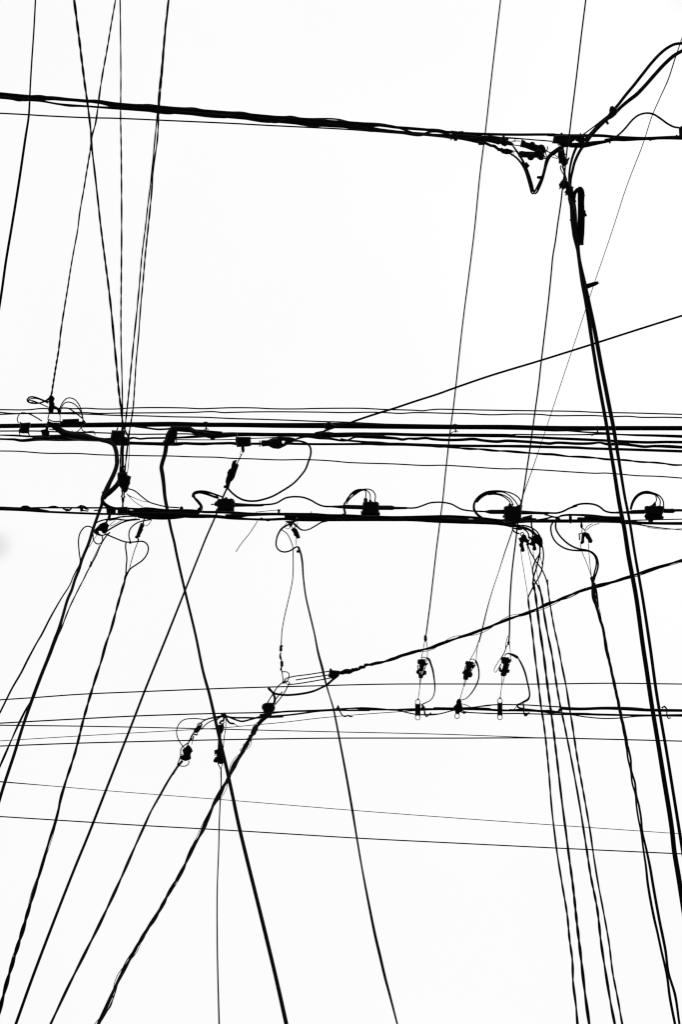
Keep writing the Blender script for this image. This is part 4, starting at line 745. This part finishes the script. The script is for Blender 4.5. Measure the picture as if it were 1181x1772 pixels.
w7 = root('dead_end_clamp', 'large upright clamp with side lugs, behind the crossing heavy cable', 'clamp', (379, 1304), 13.95)
prism('clamp_body', n0('515,500 545,498 565,550 580,600 582,700 560,722 515,716 505,700 500,590 512,560'), 13.92, .11, w7)
prism('lug', n0('478,580 508,572 512,612 480,625'), 13.92, .06, w7); prism('lug', n0('508,640 515,700 498,708 470,700 470,680 485,655'), 13.92, .06, w7); ringlink('eye', n0('492,624')[0], 1.8, 1.6, 1, 13.9, w7)
tube('stem', n0('535,415 530,510'), 5, 13.94, w7, IRON); tube('wire_sling', n0('515,715 545,775'), 1.6, 13.92, w7, IRON); tube('wire_sling', n0('562,718 545,775'), 1.2, 13.92, w7, IRON); tube('wire_sling', n0('597,255 592,370 577,460 570,560'), 1.2, 13.92, w7, IRON)
cable('drop_cable', 'slender drop hanging almost plumb to the bottom edge from the lugged clamp', 'cable',
      n0('546,765,2 547,820,2.4') + P('382.9,1350,2 382,1371 379.6,1422 378.6,1466 376,1540.5,2 376,1632 377.6,1710,2.4 379.3,1772,2.6'), 2.1, (13.9, 10.8), GD, (0, E))
cable('loose_wire', 'hair thin loose wire dangling under the bundle by the first tap box', 'wire', P('446,901.4 438,914 430.5,925 419,939 412,949 408.5,955'), 1.1, 11.9)

# =============================================== drops right of the third tap box
q0 = T(850, 890, 150); q1 = T(940, 890, 200)
ca = root('drop_clamp', 'knobbly drop clamp directly under the tap box crossed by steep wires', 'clamp', (905, 938), 11.95, 'twin knobbly drop clamps')
prism('clamp_body', q0('420,290 440,268 478,285 495,330 515,350 515,375 500,398 470,375 450,382 442,400 452,440 465,490 455,506 430,513 408,500 405,482 412,462 388,425 390,405 405,388 385,345 372,322 390,325 412,312'), 11.9, .1, ca)
ringlink('eye', q0('430,272')[0], 2.6, 3.4, 1.7, 11.9, ca); tube('link', q0('515,260 520,330'), 2.2, 11.9, ca, IRON); tube('link', q0('515,390 505,430 500,370'), 3, 11.9, ca, IRON); ringlink('eye', q0('537,368')[0], 2.4, 4, 1.8, 11.9, ca, .4)
cb_ = root('drop_clamp', 'knobbly drop clamp to the right of its twin, half wrapped by looping wires', 'clamp', (926, 935), 11.9, 'twin knobbly drop clamps')
prism('clamp_body', q0('565,300 600,285 650,305 690,350 694,410 665,440 640,410 612,395 612,420 625,470 620,486 598,495 572,487 568,465 578,440 550,415 545,390 555,350'), 11.88, .1, cb_)
tube('strap', q0('520,310 545,325 570,330'), 3.4, 11.88, cb_, IRON); tube('strap', q0('530,400 560,415'), 3.4, 11.88, cb_, IRON)
wl = root('slack_loop', 'tangle of crossing looped leads spilling from the bundle over the twin clamps', 'wire loop', (930, 960), 11.85)
for q in ('420,150,2.4 500,162 560,185 620,225,2.2 665,285 685,340 692,400 712,470 720,570 712,650 700,740 690,780 645,880 595,960 550,1045 512,1130 510,1175',
          '400,185,4 470,190 540,222 600,275,3 650,340,5 672,400,5 672,460,2.6 668,530,2.2 640,585 605,640 580,710 570,770 582,830 590,880 645,975 680,1040',
          '295,190,2.6 310,225,2.4 345,250 395,265',
          '440,190,3 500,240,2 515,270', '490,400,3 512,440,2 540,510 580,580 612,640 655,690 700,755 735,830 760,900 775,960',
          '675,520,2.4 660,590 640,660 618,750 590,830,2.6 580,900 578,970 590,1030', '420,170,2.4 500,190 580,245 600,272', '555,110,2.6 562,180 590,245 640,290', '560,240 575,290 560,310', '640,280,3 680,330,5 690,400,5 690,450,2.6'):
    tube('strand', q0(q), 2.1, 11.82 + random.uniform(-.03, .03), wl)
for q in ('410,500 430,640 465,850 512,1160', '490,390 520,540 562,740', '578,500 585,560 625,760 650,900 690,1060', '675,570 700,680'): tube('tie_wire', q0(q), .8, 11.9, wl, IRON)
prism('keeper', q0('285,185 415,180 430,215 370,215 300,195'), 11.86, .05, wl); tube('keeper', q0('290,150 415,165'), 5, 11.9, wl)
for q in ('338,168', '385,165'): pass
GR = 'parallel twisted drops falling to the bottom right'
def tdrop(label, pts, w, d1_=10.2): twisted('drop_cable', label, 'cable', pts, w, (11.8, d1_), GR, (0, E), 2, .29, .36, .7)
tdrop('first of four parallel twisted drops, nearest the angular drip loop', P('914.8,1036 916,1048 918,1062 922,1092 927,1138 933,1186.4 937.5,1225 941.9,1252 950.3,1331 955.4,1395.6 962,1453 965.3,1478 973.7,1530 982.6,1583.8 986.4,1624 991.5,1662.5 992.8,1700.6 997.8,1741 1000.4,1772 1003,1792'), (3.0, 3.9))
tdrop('second and stoutest of the four parallel twisted drops', P('923,1008 926,1020 929.7,1046.5 934.8,1087 942,1135 947,1176 952,1214 957,1250 965.6,1321 974,1392 982.5,1456.6 984.6,1474 992.8,1535.5 999,1594 1005.5,1649.8 1013,1715.8 1020.7,1772 1024,1794'), (3.6, 4.8))
tdrop('third of the four parallel twisted drops', P('932,1013 937.3,1028.6 942.4,1061.7 949,1098.6 955.9,1131.8 961,1165 966,1197 971.2,1224.8 978,1256 991,1321 1002.8,1385.5 1014.7,1460 1016.9,1474 1023.2,1515 1034.7,1573.6 1041,1629.5 1050,1688 1058.8,1741 1065,1772 1069,1793'), (3.2, 4.1))
tdrop('last of the four parallel twisted drops, closest to the third near the bottom', P('948,1003 949.5,1020 952.6,1044 959,1082 968,1123 973.5,1153 980.6,1187.4 985.3,1217.4 990.9,1251 1001,1317.7 1011.3,1375 1023,1443 1027,1472 1036,1528 1046,1581 1055,1632 1061.3,1682.8 1070.2,1728.5 1077.9,1772 1082,1793'), (2.8, 3.6))
cc2 = root('drop_clamp', 'forked drop clamp like a small pair of trousers, left of the heavy pair', 'clamp', (1014, 930), 11.95)
prism('clamp_body', q1('400,190 440,184 472,195 512,270 500,294 468,290 470,270 442,240 437,225 428,228 425,250 424,290 402,308 382,292 395,270 398,230'), 11.9, .09, cc2)
tube('hook', q1('396,85,2.4 398,120,4.6 400,145,2.4'), 3, 11.9, cc2, IRON); tube('link', q1('405,145 400,190'), 1.3, 11.9, cc2, IRON); tube('link', q1('412,140 437,180 410,192'), 1.5, 11.9, cc2, IRON)
tube('side_rod', q1('368,205 378,198 395,195'), 1.6, 11.9, cc2, IRON); tube('side_rod', q1('375,200 378,265'), 2, 11.9, cc2, IRON)
for q in ('430,165 460,120 510,95', '445,165 500,120 580,92', '384,305 405,390 440,470 480,580 500,640', '467,295 475,400 485,520 500,640'): tube('tie_wire', q1(q), .95, 11.9, cc2, IRON)
wl = root('slack_loop', 'doubled S shaped loop of leads sweeping under the forked clamp', 'wire loop', (990, 940), 11.85)
tube('strand', q1('103,85 85,120 84,160 97,220 130,278 185,325 255,357 340,370 420,372 480,380,2.6 525,415 548,465 547,530 530,595 512,680'), 2.1, 11.85, wl)
tube('strand', q1('133,85 135,145 165,205 225,272 290,320 370,353 450,367 505,388,2.8 548,432 568,510 558,575 535,640 518,700'), 2.1, 11.83, wl)
twisted('drop_cable', 'loosely twisted drop from the doubled S loop, opening into two lines low down', 'cable',
      q1('505,640 515,700 522,760 528,830 545,920 570,1010 590,1080') + P('1043,1082 1052,1128 1057.3,1152 1064.8,1187.4 1070.4,1211.8 1076,1239.8 1081.6,1266 1087.2,1296'), (5.0, 5.6), (11.8, 11.1), GR, (0, 0), 3, .42, .5, .58, lash=((1.2, .2, .5),))
tube('strand', q1('530,700 550,790 560,870 568,950'), 3, 11.75, wl); tube('strand', q1('510,690 505,770 512,860 550,950'), 2.4, 11.78, wl)
cable('drop_line', 'inner line below the point where the loosely twisted drop opens', 'cable', P('1085.6,1292,3 1087.8,1313,3 1092.6,1333,3 1095.2,1355,3 1101,1376,3 1102.4,1393,3 1105.6,1415,3 1110.2,1438,3 1114.6,1470,3.2 1119,1500,3.6 1122.3,1530,4.2 1132.5,1586,4.4 1139,1614,4 1145,1642,4 1155.3,1688,4 1160.4,1726,4.4 1169.3,1772,4.4 1174,1795,4.4'), 4, (11.15, 10.2), GR, (0, E))
cable('drop_line', 'outer line below the point where the loosely twisted drop opens', 'cable', P('1087.8,1292,3.4 1092.4,1313,3.4 1093.8,1333,3 1100,1355,3.4 1102.4,1376,3 1106.6,1393,3.4 1110.4,1415,3.4 1112.6,1438,3.2 1119.7,1470,3.8 1126,1500,4.4 1131,1530,4.6 1142.6,1594,4.6 1148,1620,4.8 1152.8,1644.7,4.4 1158,1683,4 1169.3,1721,4.4 1177,1772,3.6 1181,1795,4'), 4, (11.1, 10.1), GR, (0, E))
# =============================================== ground, sky, light, view
gm = bpy.data.materials.new('asphalt'); gm.use_nodes = True
nt = gm.node_tree; b = nt.nodes['Principled BSDF']; n = nt.nodes.new('ShaderNodeTexNoise'); n.inputs['Scale'].default_value = 220
r = nt.nodes.new('ShaderNodeValToRGB'); r.color_ramp.elements[0].color = (.035, .035, .035, 1); r.color_ramp.elements[1].color = (.07, .07, .07, 1)
tc = nt.nodes.new('ShaderNodeTexCoord'); nt.links.new(tc.outputs['Object'], n.inputs['Vector'])
nt.links.new(n.outputs['Fac'], r.inputs['Fac']); nt.links.new(r.outputs['Color'], b.inputs['Base Color']); b.inputs['Roughness'].default_value = .9
bm = bmesh.new(); bmesh.ops.create_grid(bm, x_segments=4, y_segments=4, size=2000)
tag(link('ground', mesh('ground', bm), None, gm), 'plain asphalt street surface', None, None, 'structure')

SE, SR = R(52), R(35)
w = bpy.data.worlds.new('World'); S.world = w; w.use_nodes = True
nt = w.node_tree; nt.nodes.clear(); N = nt.nodes.new; L = nt.links.new
out = N('ShaderNodeOutputWorld'); bg = N('ShaderNodeBackground'); sky = N('ShaderNodeTexSky')
sky.sky_type = 'NISHITA'; sky.sun_disc = False; sky.sun_elevation = SE; sky.sun_rotation = SR; sky.dust_density = 4
bw = N('ShaderNodeRGBToBW'); L(sky.outputs['Color'], bw.inputs['Color'])
tc = N('ShaderNodeTexCoord'); ns = N('ShaderNodeTexNoise'); ns.inputs['Scale'].default_value = 3.2; ns.inputs['Detail'].default_value = 5; ns.inputs['Roughness'].default_value = .45
L(tc.outputs['Generated'], ns.inputs['Vector'])
mr = N('ShaderNodeMapRange'); L(ns.outputs['Fac'], mr.inputs['Value'])
mr.inputs['From Min'].default_value = .35; mr.inputs['From Max'].default_value = .65
mr.inputs['To Min'].default_value = CLOUD * .985; mr.inputs['To Max'].default_value = CLOUD * 1.004
last = mr.outputs['Result']
# two small soft grey smudges, darkened into the sky colour at fixed directions
for px, py, rad, dep in ((-8, 944, .017, .12), (1190, -12, .02, .05)):
    v = (W(px, py, 1) - EYE).normalized()
    sub = N('ShaderNodeVectorMath'); sub.operation = 'DISTANCE'; L(tc.outputs['Generated'], sub.inputs[0]); sub.inputs[1].default_value = v
    m2 = N('ShaderNodeMapRange'); m2.interpolation_type = 'SMOOTHERSTEP'; L(sub.outputs['Value'], m2.inputs['Value'])
    m2.inputs['From Min'].default_value = 0; m2.inputs['From Max'].default_value = rad; m2.inputs['To Min'].default_value = 1 - dep * 1.6; m2.inputs['To Max'].default_value = 1
    mu = N('ShaderNodeMath'); mu.operation = 'MULTIPLY'; L(last, mu.inputs[0]); L(m2.outputs['Result'], mu.inputs[1]); last = mu.outputs[0]
mx = N('ShaderNodeMix'); mx.data_type = 'FLOAT'; mx.inputs['Factor'].default_value = .975
L(bw.outputs['Val'], mx.inputs[2]); L(last, mx.inputs[3])
L(mx.outputs[0], bg.inputs['Color']); bg.inputs['Strength'].default_value = .1
L(bg.outputs[0], out.inputs['Surface'])

sd = bpy.data.lights.new('sun', 'SUN'); sd.energy = .6; sd.angle = R(12); sd.color = (1, .99, .97)
so = bpy.data.objects.new('sun', sd); COL.objects.link(so)
v = Vector((math.sin(SR) * math.cos(SE), math.cos(SR) * math.cos(SE), math.sin(SE)))
so.rotation_euler = v.to_track_quat('Z', 'Y').to_euler()
S.view_settings.view_transform = 'Standard'; S.view_settings.look = 'None'; S.view_settings.gamma = 1; S.view_settings.exposure = 0
S.view_settings.use_curve_mapping = False
S.render.filter_size = 1.2; S.cycles.filter_width = 1.2
S.cycles.max_bounces = 4
